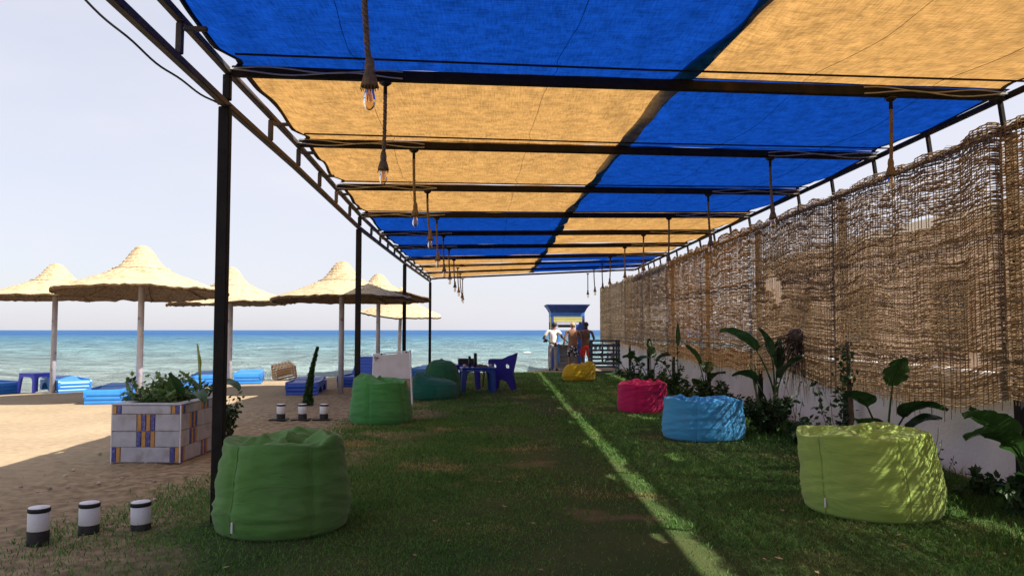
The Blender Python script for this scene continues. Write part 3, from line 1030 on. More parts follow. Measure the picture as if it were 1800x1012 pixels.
# ------------------------------------------------------------------ reed fence, white wall, the house behind it
def fence_bottom(y):
    b = np.interp(y, [-8, 3.2, 6.7, 7.5, 8.3, 9.1, 10.2, 12, 13.6, 17, 21.6, 27.4], [.8, .8, .92, .76, .72, .76, .68, .88, .76, .76, .92, 1.0])
    return b + .03 * vnoise(np.asarray(y) * 1.4, np.asarray(y) * 0, 3)
fence = thing('reed_fence', 'tall woven reed screen with ragged lower edge, hung along the right side of the lawn', 'fence', (4.50, 0, 0))
HOLES = [(12.5, 2.28, .34, .13), (12.2, 2.10, .20, .20), (8.02, 2.62, .28, .075), (7.2, 1.23, .09, .075)]
def fence_x(y): return np.interp(y, [-8, 6.6, 27.4, 34], [-.075, 0, .13, .13])
def weave(y0, y1, pitch, sp, hr, seed, loose, bun=1.0, mt='reed'):
    r = np.random.default_rng(seed)
    st = np.arange(y0 + .04, y1 - .02, sp)
    st = st + r.normal(0, .008, len(st))
    ztop = 3.30
    nrow = int((ztop - .8) / pitch)
    K = len(st)
    T = (np.arange(nrow) + .5) / nrow
    YY, TT = np.meshgrid(st, T)
    ZB = fence_bottom(YY)
    top = np.interp(YY, [-8, 6.6, 25.6], [3.345, 3.345, 3.315]) + .045 * vnoise(YY * 1.3, YY * 0, seed) + .045 * vnoise(YY * 4.5, YY * 0, seed + 30) + .005
    # reeds bunch together in places and leave slits in others
    tw = TT + bun * (.030 * vnoise(YY * .9, TT * 4.5, seed + 1) + .016 * vnoise(YY * 2.3, TT * 11, seed + 2) + .0055 * vnoise(YY * 4.5, TT * 40, seed + 3)) * (np.sin(PI * TT) ** .6)
    tw += r.normal(0, .0011, (nrow, 1))
    tw[0] = np.maximum(tw[0], 0)
    Z = ZB + (top - ZB) * tw + r.normal(0, .0012, YY.shape)
    sgn = np.where((np.arange(K)[None, :] + np.arange(nrow)[:, None]) % 2 == 0, 1, -1)
    billow = -.03 * np.sin(PI * (YY - y0) / (y1 - y0)) * np.sin(PI * TT) + .02 * vnoise(YY * .8, TT * 2.5, seed + 5)
    X = fence_x(YY) + billow + .011 * sgn + r.normal(0, .002, YY.shape)
    h = hr * (.7 + .55 * r.random((nrow, 1))) * np.ones((1, K)) * (.9 + .2 * r.random((nrow, K)))
    # joints: a reed is about a metre long, thinner towards its tip
    off = r.random((nrow, 1)) * 1.0
    ph = ((YY + off * 1.1) / 1.1) % 1.0
    h = h * (1.05 - .45 * ph)
    # per-segment presence
    ym = (YY[:, 1:] + YY[:, :-1]) / 2
    zm = (Z[:, 1:] + Z[:, :-1]) / 2
    keep = r.random(ym.shape) < (.985 - (.012 if y1 > 14 else 0) - loose * np.clip(vnoise(ym * .8 + 7, TT[:, 1:] * 3.2, seed + 9) + .35, 0, 1))
    keep &= ~(((ph[:, 1:] < ph[:, :-1])) & (r.random(ym.shape) < .22))
    for (hy, hz, ry, rz_) in HOLES:
        q = ((ym - hy) / ry) ** 2 + ((zm - hz) / rz_) ** 2
        keep &= q > (1 + .6 * vnoise(ym * 11, zm * 40, 2))
    V = np.empty((nrow, K, 3, 3))
    V[..., 0, :] = np.stack([X, YY, Z + h / 2], -1)
    V[..., 1, :] = np.stack([X + h * .42, YY, Z - h / 2], -1)
    V[..., 2, :] = np.stack([X - h * .42, YY, Z - h / 2], -1)
    idx = np.arange(nrow * K * 3).reshape(nrow, K, 3)
    Q = []
    for e in range(3):
        f = (e + 1) % 3
        Q.append(np.stack([idx[:, :-1, e], idx[:, :-1, f], idx[:, 1:, f], idx[:, 1:, e]], -1)[keep])
    Q = np.concatenate(Q)
    o = np_mesh('woven_reeds', V.reshape(-1, 3), Q, M[mt], parent=fence)
    o['kind'] = 'stuff'
    for k in range(K):
        y = float(st[k])
        if y1 > 6.8:
            zb = float(fence_bottom(y)) - random.choice([.02, .03, .05, .06, .09, .12, .16])
            n = 7
            pts = []
            tilt = random.uniform(-.03, .03)
            for j in range(n):
                t = j / (n - 1)
                z = zb + (3.28 - zb) * t
                pts.append((float(fence_x(y)) + .004 * math.sin(j * 2.1 + k), y + tilt * (1 - t) + .006 * math.sin(j * 1.7 + k * 3), z))
            pts[0] = (pts[0][0] - random.uniform(-.01, .02), pts[0][1] + random.uniform(-.02, .02), pts[0][2])
            mb = MB()
            mb.tube(pts, [.0035] + [.0052] * (n - 1), 4)
            mb.build('stake', M['reed_stake'], fence)
edges = list(RP)
for i in range(len(edges) - 1):
    y0, y1 = edges[i] - .06, edges[i + 1] + .06
    if i < 3:
        weave(y0, y1, .026, .14, .025, 50 + i, .05)
    elif i < 5:
        weave(y0, y1, .0122, .068, .0146, 50 + i, .07, .5)
    elif i < 6:
        weave(y0, y1, .0120, .068, .0154, 50 + i, .04, .45)
    else:
        weave(y0, y1, .0145, .085, .0180, 50 + i, .006, .13, ('reed_amber', 'reed_amber', 'reed_pale', 'reed', 'reed_pale', 'reed')[i - 6])
for y in RP[-2:]:
    mb = MB(); mb.box((.21, y, 1.63), (.07, .09, 3.26), bev=.006); mb.build('post', M['steel'], fence)
# rails the screen is tied to, behind it, and the wire ties along the top
for z in (2.42, 1.30):
    mb = MB()
    mb.tube([(.075 + float(fence_x(y)), y, z + (-.05 * math.sin(PI * ((y - 3.25) / 3.45 % 1)) if z > 2 else 0)) for y in np.arange(-7, 33.9, .43)], .016, 6)
    mb.build('rail', M['steel'], fence)
tie = None
for y in np.arange(3.4, 33.7, .42):
    y = y + random.uniform(-.1, .1)
    if tie is None:
        mb = MB()
        mb.tube([(-.03, 0, 3.22), (-.036, .004, 3.30), (0, .01, 3.335), (.07, .006, 3.325), (.095, 0, 3.25)], .0022, 4)
        tie = mb.build('tie_wire', M['wire'], fence); t_ = tie
    else:
        t_ = tie.copy(); C.objects.link(t_)
    t_.location = (float(fence_x(y)), y, random.uniform(-.015, .01))

# low whitewashed wall
ys = np.arange(-8, 34.31, .3)
P = []
for y in ys:
    x = 4.83 + float(fence_x(y))
    wv = .012 * float(fbm(np.array(y * .8), np.array(2.0), 4, 3))
    P.append([(x + wv, y, -.05), (x + wv * .6 - .004, y, .4), (x + wv, y, .8), (x + wv, y, 1.06 + wv), (x + .03, y, 1.09 + wv), (x + .16, y, 1.09 + wv), (x + .19, y, 1.06), (x + .19, y, -.05)])
Pm = np.array(P)
wallo = gridmesh('garden_wall', Pm[:, ::-1], M['wall_white'], smooth=False)
tag(wallo, 'low whitewashed garden wall under the reed screen on the right', 'wall')
wallo['kind'] = 'structure'
mb = MB(); mb.prism([(4.972, -.05), (5.16, -.05), (5.16, 1.09), (4.972, 1.09)], 34.31, 34.33)
mb.build('wall_end', M['wall_white'], wallo)

# villa beyond the fence, seen through the weave
M['stucco'] = pmat('beige_stucco', (.74, .63, .47), (.80, .70, .54), 2.5, .9, .4, 30, .1)
M['pink_stucco'] = pmat('pink_stucco', (.70, .52, .37), (.76, .58, .43), 2.5, .9, .3, 30, .1)
M['shutter'] = pmat('brown_shutter', (.40, .26, .16), (.46, .30, .19), 6, .7)
M['dark_glass'] = pmat('dark_window_glass', (.02, .03, .035), None, 3, .1, spec=.6)
house = thing('villa', 'beige and pink villa glimpsed through gaps in the reed fence', 'house', (8.6, 12.0, 0))
mb = MB(); mb.box((3.2, -4.6, 1.85), (6.4, 8.0, 3.7)); mb.build('wall', M['stucco'], house)
mb = MB(); mb.box((2.9, 6.2, 1.75), (5.6, 13.4, 3.5)); mb.build('wall', M['pink_stucco'], house)
mb = MB(); mb.box((3.2, -4.6, 3.8), (6.7, 8.3, .2)); mb.box((2.9, 6.2, 3.6), (5.9, 13.38, .2)); mb.build('parapet', M['stucco'], house)
for (yy, zz, ww, hh) in ((-6.4, 2.2, 1.2, 1.3), (-3.2, 2.2, 1.2, 1.3), (2.5, 1.8, 1.1, 1.2), (6.2, 1.8, 1.1, 1.2), (9.8, 1.8, 1.1, 1.2)):
    x = 0 if yy < 0 else .1
    mb = MB()
    for (dy, dz, sy, sz) in ((0, hh / 2 + .05, ww + .2, .1), (0, -hh / 2 - .05, ww + .2, .1), (ww / 2 + .05, 0, .1, hh), (-ww / 2 - .05, 0, .1, hh)):
        mb.box((x - .03, yy + dy, zz + dz), (.1, sy, sz))
    wi = mb.build('window', M['shutter'], house)
    mb = MB(); mb.box((x - .012, yy, zz), (.04, ww, hh)); mb.build('pane', M['dark_glass'], wi)

# ------------------------------------------------------------------ bean bags
def canvas_mat(name, c, c2, sheen=.15):
    m = pmat(name, c, c2, 3.0, .85, .25, 220, .15, sheen=sheen, bdist=.003, c3=(c[0] * .8 + .035, c[1] * .8 + .03, c[2] * .8 + .025), c3scale=2.2, c3lo=.5, c3hi=.75)
    # soft creases in the cloth, mostly level, over the fine canvas grain
    nt = m.node_tree; L = nt.links
    p = [n for n in nt.nodes if n.type == 'BSDF_PRINCIPLED'][0]
    b0 = [n for n in nt.nodes if n.type == 'BUMP'][0]
    tc = [n for n in nt.nodes if n.type == 'TEX_COORD'][0]
    mp = N(nt, 'ShaderNodeMapping'); mp.inputs['Scale'].default_value = (2.2, 2.2, 9.0)
    L.new(tc.outputs['Object'], mp.inputs['Vector'])
    nz = N(nt, 'ShaderNodeTexNoise', Scale=1.0, Detail=5.0, Roughness=.55, Distortion=.8)
    L.new(mp.outputs['Vector'], nz.inputs['Vector'])
    b1 = N(nt, 'ShaderNodeBump', Strength=.7, Distance=.03)
    L.new(nz.outputs['Fac'], b1.inputs['Height'])
    L.new(b1.outputs['Normal'], b0.inputs['Normal'])
    return m
M['bag_green'] = canvas_mat('green_canvas', (.085, .205, .045), (.10, .235, .058))
M['bag_lime'] = canvas_mat('lime_canvas', (.29, .42, .09), (.33, .47, .105))
M['bag_blue'] = canvas_mat('sky_blue_canvas', (.055, .31, .62), (.065, .35, .68))
M['bag_red'] = canvas_mat('crimson_canvas', (.52, .016, .105), (.58, .02, .12))
M['bag_yellow'] = canvas_mat('yellow_canvas', (.50, .36, .018), (.58, .42, .03))
M['bag_mid'] = canvas_mat('grass_green_canvas', (.05, .215, .06), (.06, .25, .072))
M['bag_dark'] = canvas_mat('bottle_green_canvas', (.022, .115, .045), (.03, .135, .052))
M['bag_teal'] = canvas_mat('teal_canvas', (.013, .12, .08), (.018, .14, .092))
M['tag_white'] = pmat('white_tag', (.7, .7, .68), None, 5, .7)
def bag(label, loc, Rr, H, mname, seed, prof=None, rimvar=.05, folds=(), shear=(0, 0), sy=1.0, rz=0.0, seams=5, crumple=0.025, group='bean bag seats on the lawn', tagang=None, seam0=0.0, wr=1.0):
    prof = prof or [(0, 0), (.6, 0), (.86, .005), (.955, .05), (.995, .16), (1.0, .28), (.975, .5), (.93, .72), (.89, .92), (.88, .975), (.872, .998), (.862, 1.0), (.85, .992), (.66, .95), (.45, .92), (.22, .88), (0, .88)]
    pr = np.array(prof)
    seg = np.hypot(np.diff(pr[:, 0]), np.diff(pr[:, 1]))
    cum = np.concatenate([[0], np.cumsum(seg)])
    nv, nu = 110, 200
    s = np.linspace(0, cum[-1], nv)
    pr_r = np.interp(s, cum, pr[:, 0]); pr_z = np.interp(s, cum, pr[:, 1])
    rim_s = cum[int(np.argmax(pr[:, 1]))]
    th = np.linspace(0, 2 * PI, nu + 1)
    TH, S = np.meshgrid(th, s)
    RR = np.interp(S, s, pr_r); ZZ = np.interp(S, s, pr_z)
    top = 1 / (1 + np.exp(-(S - rim_s) / .03))
    side = 1 - top
    zf = np.clip(ZZ, 0, 1)
    cx, cy = np.cos(TH), np.sin(TH)
    # rim rises and dips
    rimh = rimvar * (vnoise(cx * 1.1 + 9, cy * 1.1, seed) + .35 * vnoise(cx * 2.4 + 2, cy * 2.4, seed + 1))
    ZZ = ZZ + rimh * zf ** 2
    # seams pull the cloth in, panels belly out between
    if seams:
        for q in range(seams):
            a0 = seam0 + 2 * PI * q / seams
            da = np.abs((TH - a0 + PI) % (2 * PI) - PI)
            RR = RR - .035 * np.exp(-(da / .09) ** 2) * side * np.clip(zf * 8, 0, 1) * RR
    # horizontal creases of the slumped filling, slanting pulls near the rim
    n1 = fbm(cx * 1.6 + 4, cy * 1.6 + ZZ * 7.5, seed + 3, 4)
    n2 = fbm(cx * 3.2, cy * 3.2 + ZZ * 16, seed + 4, 3)
    rid = -np.abs(vnoise(cx * 2.1 + 1, cy * 2.1 + ZZ * 10, seed + 5)) + .35
    RR = RR * (1 + wr * side * np.clip(zf * 5, 0, 1) * (.016 * n1 + .010 * n2 + .016 * rid))
    pull = fbm(TH / (2 * PI) * 22 + ZZ * 4, ZZ * 1.2, seed + 6, 3)
    wrap = np.clip(np.minimum(TH, 2 * PI - TH) / .3, 0, 1)
    RR = RR * (1 + .022 * pull * side * wrap * np.clip((zf - .55) / .4, 0, 1) * wr)
    X = RR * cx * Rr
    Y = RR * cy * Rr * sy
    Z = ZZ * H
    # crumpled top
    xr, yr = X / Rr, Y / Rr
    cr = np.abs(vnoise(xr * 2.6 + seed, yr * 2.6, seed + 7)) - .3 + .5 * (np.abs(vnoise(xr * 5.5, yr * 5.5, seed + 8)) - .3)
    fade = np.clip((S - rim_s) / .22, 0, 1)
    Z = Z + crumple * cr * fade * 2.6
    for (fx, fy, ang, ln, hh, ww) in folds:
        dx, dy = xr - fx, yr - fy
        al = dx * math.cos(ang) + dy * math.sin(ang)
        ac = -dx * math.sin(ang) + dy * math.cos(ang)
        bump_ = hh * np.exp(-np.abs(ac / ww) ** 1.05) * np.exp(-(al / ln) ** 4)
        Z = Z + bump_ * np.clip(zf * 1.6 - .6, 0, 1)
    X = X + shear[0] * (Z / H) ** 2
    Y = Y + shear[1] * (Z / H) ** 2
    Z = np.where(zf < .05, np.maximum(Z, -.0), Z)
    P = np.stack([X, Y, Z], -1)
    P[:, -1] = P[:, 0]
    t = thing('bean_bag', label, 'bean bag', loc, rz, group)
    gridmesh('cover', P, M[mname], parent=t)
    j0, j1 = int(np.searchsorted(s, cum[3])), int(np.searchsorted(s, rim_s)) + 1
    for q in range(seams):
        a0 = (seam0 + 2 * PI * q / seams) % (2 * PI)
        k = int(round(a0 / (2 * PI) * nu)) % nu
        mb = MB()
        mb.tube([tuple(P[j, k] * np.array([1.004, 1.004, 1])) for j in range(j0, j1, 2)], .0045, 4)
        mb.build('seam', M[mname], t, True)
    if tagang is not None:
        k = int(round((tagang % (2 * PI)) / (2 * PI) * nu)) % nu
        j = int(np.searchsorted(s, cum[4]))
        p = Vector(P[j, k])
        nrm = Vector((math.cos(tagang), math.sin(tagang), 0))
        sd_ = Vector((-nrm.y, nrm.x, 0))
        rot = Matrix((sd_, nrm, Vector((0, 0, 1)))).transposed()
        mb = MB(); mb.box(p + nrm * .012, (.016, .012, .075), rot, bev=.003)
        tg = mb.build('tag', M['tag_white'], t)
    return t
# nearest green bag, right beside the first post
bag('big green bean bag with a tented fold on top, beside the nearest steel post', (-1.61, 6.0, .008), .505, .66, 'bag_green', 3, wr=1.7,
    rimvar=.045, folds=[(.58, .0, 1.9, .32, .13, .15), (.05, .25, .15, .7, .07, .22), (-.5, .1, .5, .4, .04, .15), (.85, -.25, .9, .3, .06, .1)], seam0=-2.15, tagang=-2.05, crumple=0.037, shear=(.0, .03))
bag('lime green bean bag dappled with sunlight, nearest on the right side', (3.12, 6.42, .008), .55, .655, 'bag_lime', 12, wr=1.3,
    prof=[(0, 0), (.6, 0), (.88, .005), (.95, .05), (.985, .16), (1.0, .30), (.985, .5), (.965, .72), (.945, .92), (.94, .98), (.932, 1.0), (.915, 1.0), (.895, .99), (.66, .95), (.45, .93), (.22, .92), (0, .92)],
    rimvar=.05, folds=[(-.3, .2, 1.3, .4, .05, .10), (.1, .1, .4, .5, .06, .14), (.5, -.2, -.5, .35, .06, .1)], seam0=-2.72, tagang=-2.70, crumple=0.030, shear=(-.05, .05))
bag('sky blue bean bag on the lawn, its right half speckled with sun', (2.90, 10.8, .008), .57, .545, 'bag_blue', 21,
    prof=[(0, 0), (.6, 0), (.9, .005), (.97, .05), (1.0, .16), (1.0, .32), (.975, .55), (.955, .75), (.945, .92), (.935, .98), (.92, 1.0), (.90, 1.0), (.87, .98), (.66, .90), (.45, .86), (.22, .86), (0, .86)],
    rimvar=.07, folds=[(.35, -.1, .3, .5, .06, .15), (-.2, .4, 1.2, .4, .05, .12)], seam0=-2.0, crumple=0.045)
bag('crimson bean bag partly behind the sky blue one', (2.73, 14.35, .008), .465, .52, 'bag_red', 33,
    prof=[(0, 0), (.6, 0), (.93, .005), (.98, .05), (1.0, .16), (1.0, .32), (.985, .55), (.975, .75), (.965, .92), (.955, .98), (.94, 1.0), (.92, 1.0), (.89, .985), (.66, .93), (.45, .92), (.22, .94), (0, .94)],
    rimvar=.07, folds=[(-.3, -.2, .5, .4, .06, .12), (.2, .2, -.3, .5, .05, .12)], seam0=-.7, crumple=0.050)
bag('slumped yellow bean bag at the far end of the lawn, before the standing people', (2.47, 22.9, .01), .50, .52, 'bag_yellow', 44,
    prof=[(0, 0), (.6, 0), (.86, .01), (.95, .10), (1.0, .28), (.98, .5), (.93, .72), (.86, .90), (.78, .97), (.66, 1.0), (.5, .99), (.3, .96), (.15, .95), (0, .95)],
    rimvar=.09, folds=[(.5, -.1, 1.4, .5, .07, .2)], seam0=-.9, crumple=0.035, shear=(.08, 0), sy=.8)
bag('grass green bean bag in front of the white canvas sign', (-1.83, 12.6, .008), .505, .69, 'bag_mid', 57,
    prof=[(0, 0), (.6, 0), (.9, .005), (.97, .05), (1.0, .14), (.99, .28), (.955, .48), (.91, .68), (.86, .88), (.845, .96), (.835, .995), (.82, 1.0), (.80, .99), (.66, .97), (.45, .98), (.22, 1.0), (0, 1.0)],
    rimvar=.05, folds=[(-.4, -.1, .35, .5, .10, .2), (.45, -.2, -.3, .4, -.06, .15)], seam0=-.6, crumple=0.030, shear=(-.03, .05))
bag('dark bottle green bean bag, taller one leaning behind the teal bag', (-1.22, 17.75, .008), .47, .80, 'bag_dark', 63,
    prof=[(0, 0), (.6, 0), (.9, .01), (.98, .08), (1.0, .2), (.98, .36), (.92, .55), (.82, .74), (.68, .90), (.5, .98), (.3, 1.0), (0, 1.0)], rimvar=.03, seam0=-1.2, crumple=0.015, shear=(.0, .1))
bag('low teal bean bag lying in front of the dark green one, beside the canvas sign', (-1.30, 16.85, .008), .53, .40, 'bag_teal', 71,
    prof=[(0, 0), (.6, 0), (.88, .02), (.97, .15), (1.0, .36), (.97, .6), (.9, .82), (.78, .95), (.62, 1.0), (.4, .98), (.2, .96), (0, .96)], rimvar=.05,
    folds=[(-.70, .25, 1.5, .8, .22, .55)], seam0=-.2, crumple=0.025, sy=.85, wr=.7)

# ------------------------------------------------------------------ bollards
def bollard(loc, label, tilt=0.0, hbase=.12, plate=False, group='white and black bollards'):
    t = thing('bollard', label, 'bollard', loc, random.uniform(0, 3), group)
    t.rotation_euler = (tilt, random.uniform(-.03, .03), 0)
    mb = MB(); mb.lathe([(.068, -.03), (.0705, 0), (.0705, hbase), (.068, hbase + .003)], 28); mb.build('base', M['black_paint'], t, True)
    h1 = hbase + .128
    mb = MB(); mb.lathe([(.0685, hbase + .003), (.0705, hbase + .007), (.0705, h1 - .004), (.068, h1)], 28); mb.build('sleeve', M['white_paint'], t, True)
    mb = MB(); mb.lathe([(.068, h1), (.073, h1 + .004), (.073, h1 + .026), (.0705, h1 + .030)], 28); mb.build('band', M['black_paint'], t, True)
    mb = MB(); mb.lathe([(.0705, h1 + .030), (.066, h1 + .035), (.001, h1 + .038)], 28); mb.build('cap', M['white_paint'], t, True)
    if plate:
        mb = MB(); mb.box((-.03, 0, .012), (.30, .20, .024), bev=.008); mb.build('foot_plate', M['black_paint'], t)
    return t
for k, (px, pt, pb, hb, lab) in enumerate(((56, 893, 962, .095, 'white bollard with deep black foot, outermost of the near three'), (147, 893, 944, .07, 'white bollard in the middle of the near three at the lawn edge'), (240, 888, 938, .055, 'white bollard of the near three closest to the big green bean bag'))):
    p = at_z(px, pb, 0)
    bollard((p.x, p.y + .07, 0.005), lab, 0, hb)
for k, (px, lab) in enumerate(((491.5, 'small far bollard left of the slim cypress'), (530, 'small far bollard just in front of the slim cypress'), (567.5, 'small far bollard nearest to the grass green bean bag'))):
    p = at_z(px, 739.5, 0)
    bollard((p.x, p.y + .07, 0.005), lab, 0, .105, True)

# ------------------------------------------------------------------ tiled planter box
M['tile_grey'] = pmat('lilac_grey_tile', (.36, .36, .42), (.44, .44, .50), 9, .45, .15, 40, .4, c3=(.30, .28, .30), c3scale=5)
M['tile_blue'] = pmat('cobalt_tile', (.035, .04, .24), (.06, .065, .32), 40, .3, 0, 40, .5, c3=(.16, .17, .36), c3scale=45, c3lo=.56, c3hi=.6)
M['tile_orange'] = pmat('ochre_tile', (.42, .20, .055), (.52, .28, .09), 30, .4, 0, 40, .4)
M['grout'] = pmat('grout', (.40, .36, .34), (.30, .26, .24), 12, .9, .5, 50, .1)
M['soil'] = pmat('planter_soil', (.09, .06, .04), (.14, .10, .07), 14, .95, .8, 40, .1)
pl = at_z(196, 813, 0)
W_, D_, H_ = .775, 1.30, .645
planter = thing('planter', 'square planter box clad in grey tiles with blue and orange strips, on the sand', 'planter', (pl.x, pl.y, 0), R(-2))
mb = MB()
th_ = .07
mb.box((W_ / 2, th_ / 2, H_ / 2), (W_, th_, H_))
mb.box((W_ / 2, D_ - th_ / 2, H_ / 2), (W_, th_, H_))
mb.box((th_ / 2, D_ / 2, H_ / 2 - .001), (th_, D_ - 2 * th_, H_ - .002))
mb.box((W_ - th_ / 2, D_ / 2, H_ / 2 - .001), (th_, D_ - 2 * th_, H_ - .002))
mb.build('box', M['grout'], planter)
mb = MB()
for k in range(4):
    pass
mb.quadgrid([[(th_ + (W_ - 2 * th_) * i / 8, th_ + (D_ - 2 * th_) * j / 14, .585 + .02 * float(vnoise(i * 1.3, j * 1.1, 3))) for i in range(9)] for j in range(15)])
mb.build('soil', M['soil'], planter, True)
mb = MB()
for (c, s) in (((W_ / 2, .05, H_ + .012), (W_ + .03, .13, .02)), ((W_ / 2, D_ - .05, H_ + .012), (W_ + .03, .13, .02)), ((.05, D_ / 2, H_ + .012), (.13, D_ - .232, .02)), ((W_ - .05, D_ / 2, H_ + .012), (.13, D_ - .232, .02))):
    mb.box(c, s, bev=.006)
mb.build('coping', M['tile_grey'], planter)
rowsT = [(.012, .175), (.182, .355), (.362, .545), (.552, .642)]
def face_tiles(length, place):
    """place(u0,u1,z0,z1,mat)"""
    def row(z, items, span0, span1):
        u = span0
        for wdt, m in items:
            place(u + .004, u + wdt - .004, z[0], z[1], m)
            u += wdt
    s = .052
    n = max(1, round(length / .77))
    L = length / n
    for q in range(n):
        o = q * L
        g = L - 4 * s
        row(rowsT[0], [(s, 'tile_blue'), (s, 'tile_orange'), (g, 'tile_grey'), (s, 'tile_blue'), (s, 'tile_orange')], o, 0)
        row(rowsT[1], [(g / 2, 'tile_grey'), (s, 'tile_blue'), (s, 'tile_orange'), (s, 'tile_blue'), (s, 'tile_orange'), (g / 2, 'tile_grey')], o, 0)
        row(rowsT[2], [(g / 2, 'tile_grey'), (s, 'tile_orange'), (s, 'tile_blue'), (s, 'tile_orange'), (s, 'tile_blue'), (g / 2, 'tile_grey')], o, 0)
        row(rowsT[3], [(s, 'tile_orange'), (s, 'tile_blue'), (g, 'tile_grey'), (s, 'tile_orange'), (s, 'tile_blue')], o, 0)
def front_tile(u0, u1, z0, z1, m):
    jt = random.uniform(-.004, .004)
    mb = MB()
    mb.box(((u0 + u1) / 2, -.006 + jt, (z0 + z1) / 2 + random.uniform(-.002, .002)), (u1 - u0, .016, z1 - z0), Matrix.Rotation(random.uniform(-.010, .010), 3, 'Y'), bev=.003)
    mb.build('tile', M[m], planter)
def side_tile(u0, u1, z0, z1, m):
    mb = MB()
    mb.box((W_ + .006 + random.uniform(-.002, .002), (u0 + u1) / 2, (z0 + z1) / 2), (.016, u1 - u0, z1 - z0), bev=.003)
    mb.build('tile', M[m], planter)
face_tiles(W_, front_tile)
face_tiles(D_, side_tile)
mb = MB()
for x in (-.004, W_ + .004):
    mb.box((x, -.004, H_ / 2), (.014, .022, H_), bev=.003)
mb.build('corner_strip', M['white_paint'], planter)

# ------------------------------------------------------------------ white canvas sign
M['canvas_white'] = pmat('white_canvas', (.60, .55, .54), (.68, .63, .62), 5, .85, .2, 30, .1, transl=.25)
M['ink'] = pmat('faded_ink', (.16, .15, .17), (.25, .24, .26), 30, .9)
pA = at_y(655, 700, 16.1); pB = at_y(722, 700, 15.9)
sg = thing('canvas_sign', 'blank weathered white canvas stretched on a leaning frame behind the grass green bean bag', 'sign', (pA.x, pA.y, 0))
wS = pB.x - pA.x
zt0 = at_y(653, 623, 16.1).z; zt1 = at_y(722, 617, 15.9).z
def sg_p(u, v):
    x = u * wS + (-.02 if v > .5 else 0) * u
    z = .52 + (zt0 + (zt1 - zt0) * u - .52) * v
    return Vector((x, -.3 * u + .10 * v, z))
P = np.zeros((16, 20, 3))
for j in range(16):
    for i in range(20):
        u, v = i / 19, j / 15
        p = sg_p(u, v)
        k = .018 * float(vnoise(u * 3 + v * 2, v * 3, 3)) + .012 * math.sin((u * 1.5 + v) * 9) * math.exp(-min(u, v, 1 - u) * 5)
        P[j, i] = (p.x, p.y - .014 + k, p.z - .035 * math.sin(PI * u) * v ** 4)
gridmesh('canvas', P, M['canvas_white'], parent=sg)
mb = MB()
mb.tube([sg_p(1, -1.05) + Vector((.06, -.05, .0)), sg_p(1, 1.03)], .018, 8)
pole = mb.build('pole', M['white_paint'], sg)
pole.location.z = 0
mb = MB(); mb.tube([sg_p(0, -1.0), sg_p(0, 1.02)], .018, 8); mb.build('pole', M['white_paint'], sg)
mb = MB(); mb.tube([sg_p(0, 1.0), sg_p(1, 1.0)], .014, 8); mb.build('crossbar', M['white_paint'], sg)
mb = MB()
for st in (((.02, .86), (.05, .90), (.08, .84)), ((.05, .9), (.05, .78)), ((.03, .82), (.09, .83)), ((.07, .80), (.11, .88)), ((.10, .80), (.13, .86), (.14, .80)), ((.04, .74), (.10, .75))):
    mb.tube([sg_p(*q) + Vector((0, -.026, 0)) for q in st], .006, 4)
mb.build('lettering', M['ink'], sg)
mb = MB()
for u in (.22, .9):
    mb.ball(sg_p(u, .985) + Vector((0, -.02, 0)), .018, 8, 5)
mb.build('clip', M['black_paint'], sg)

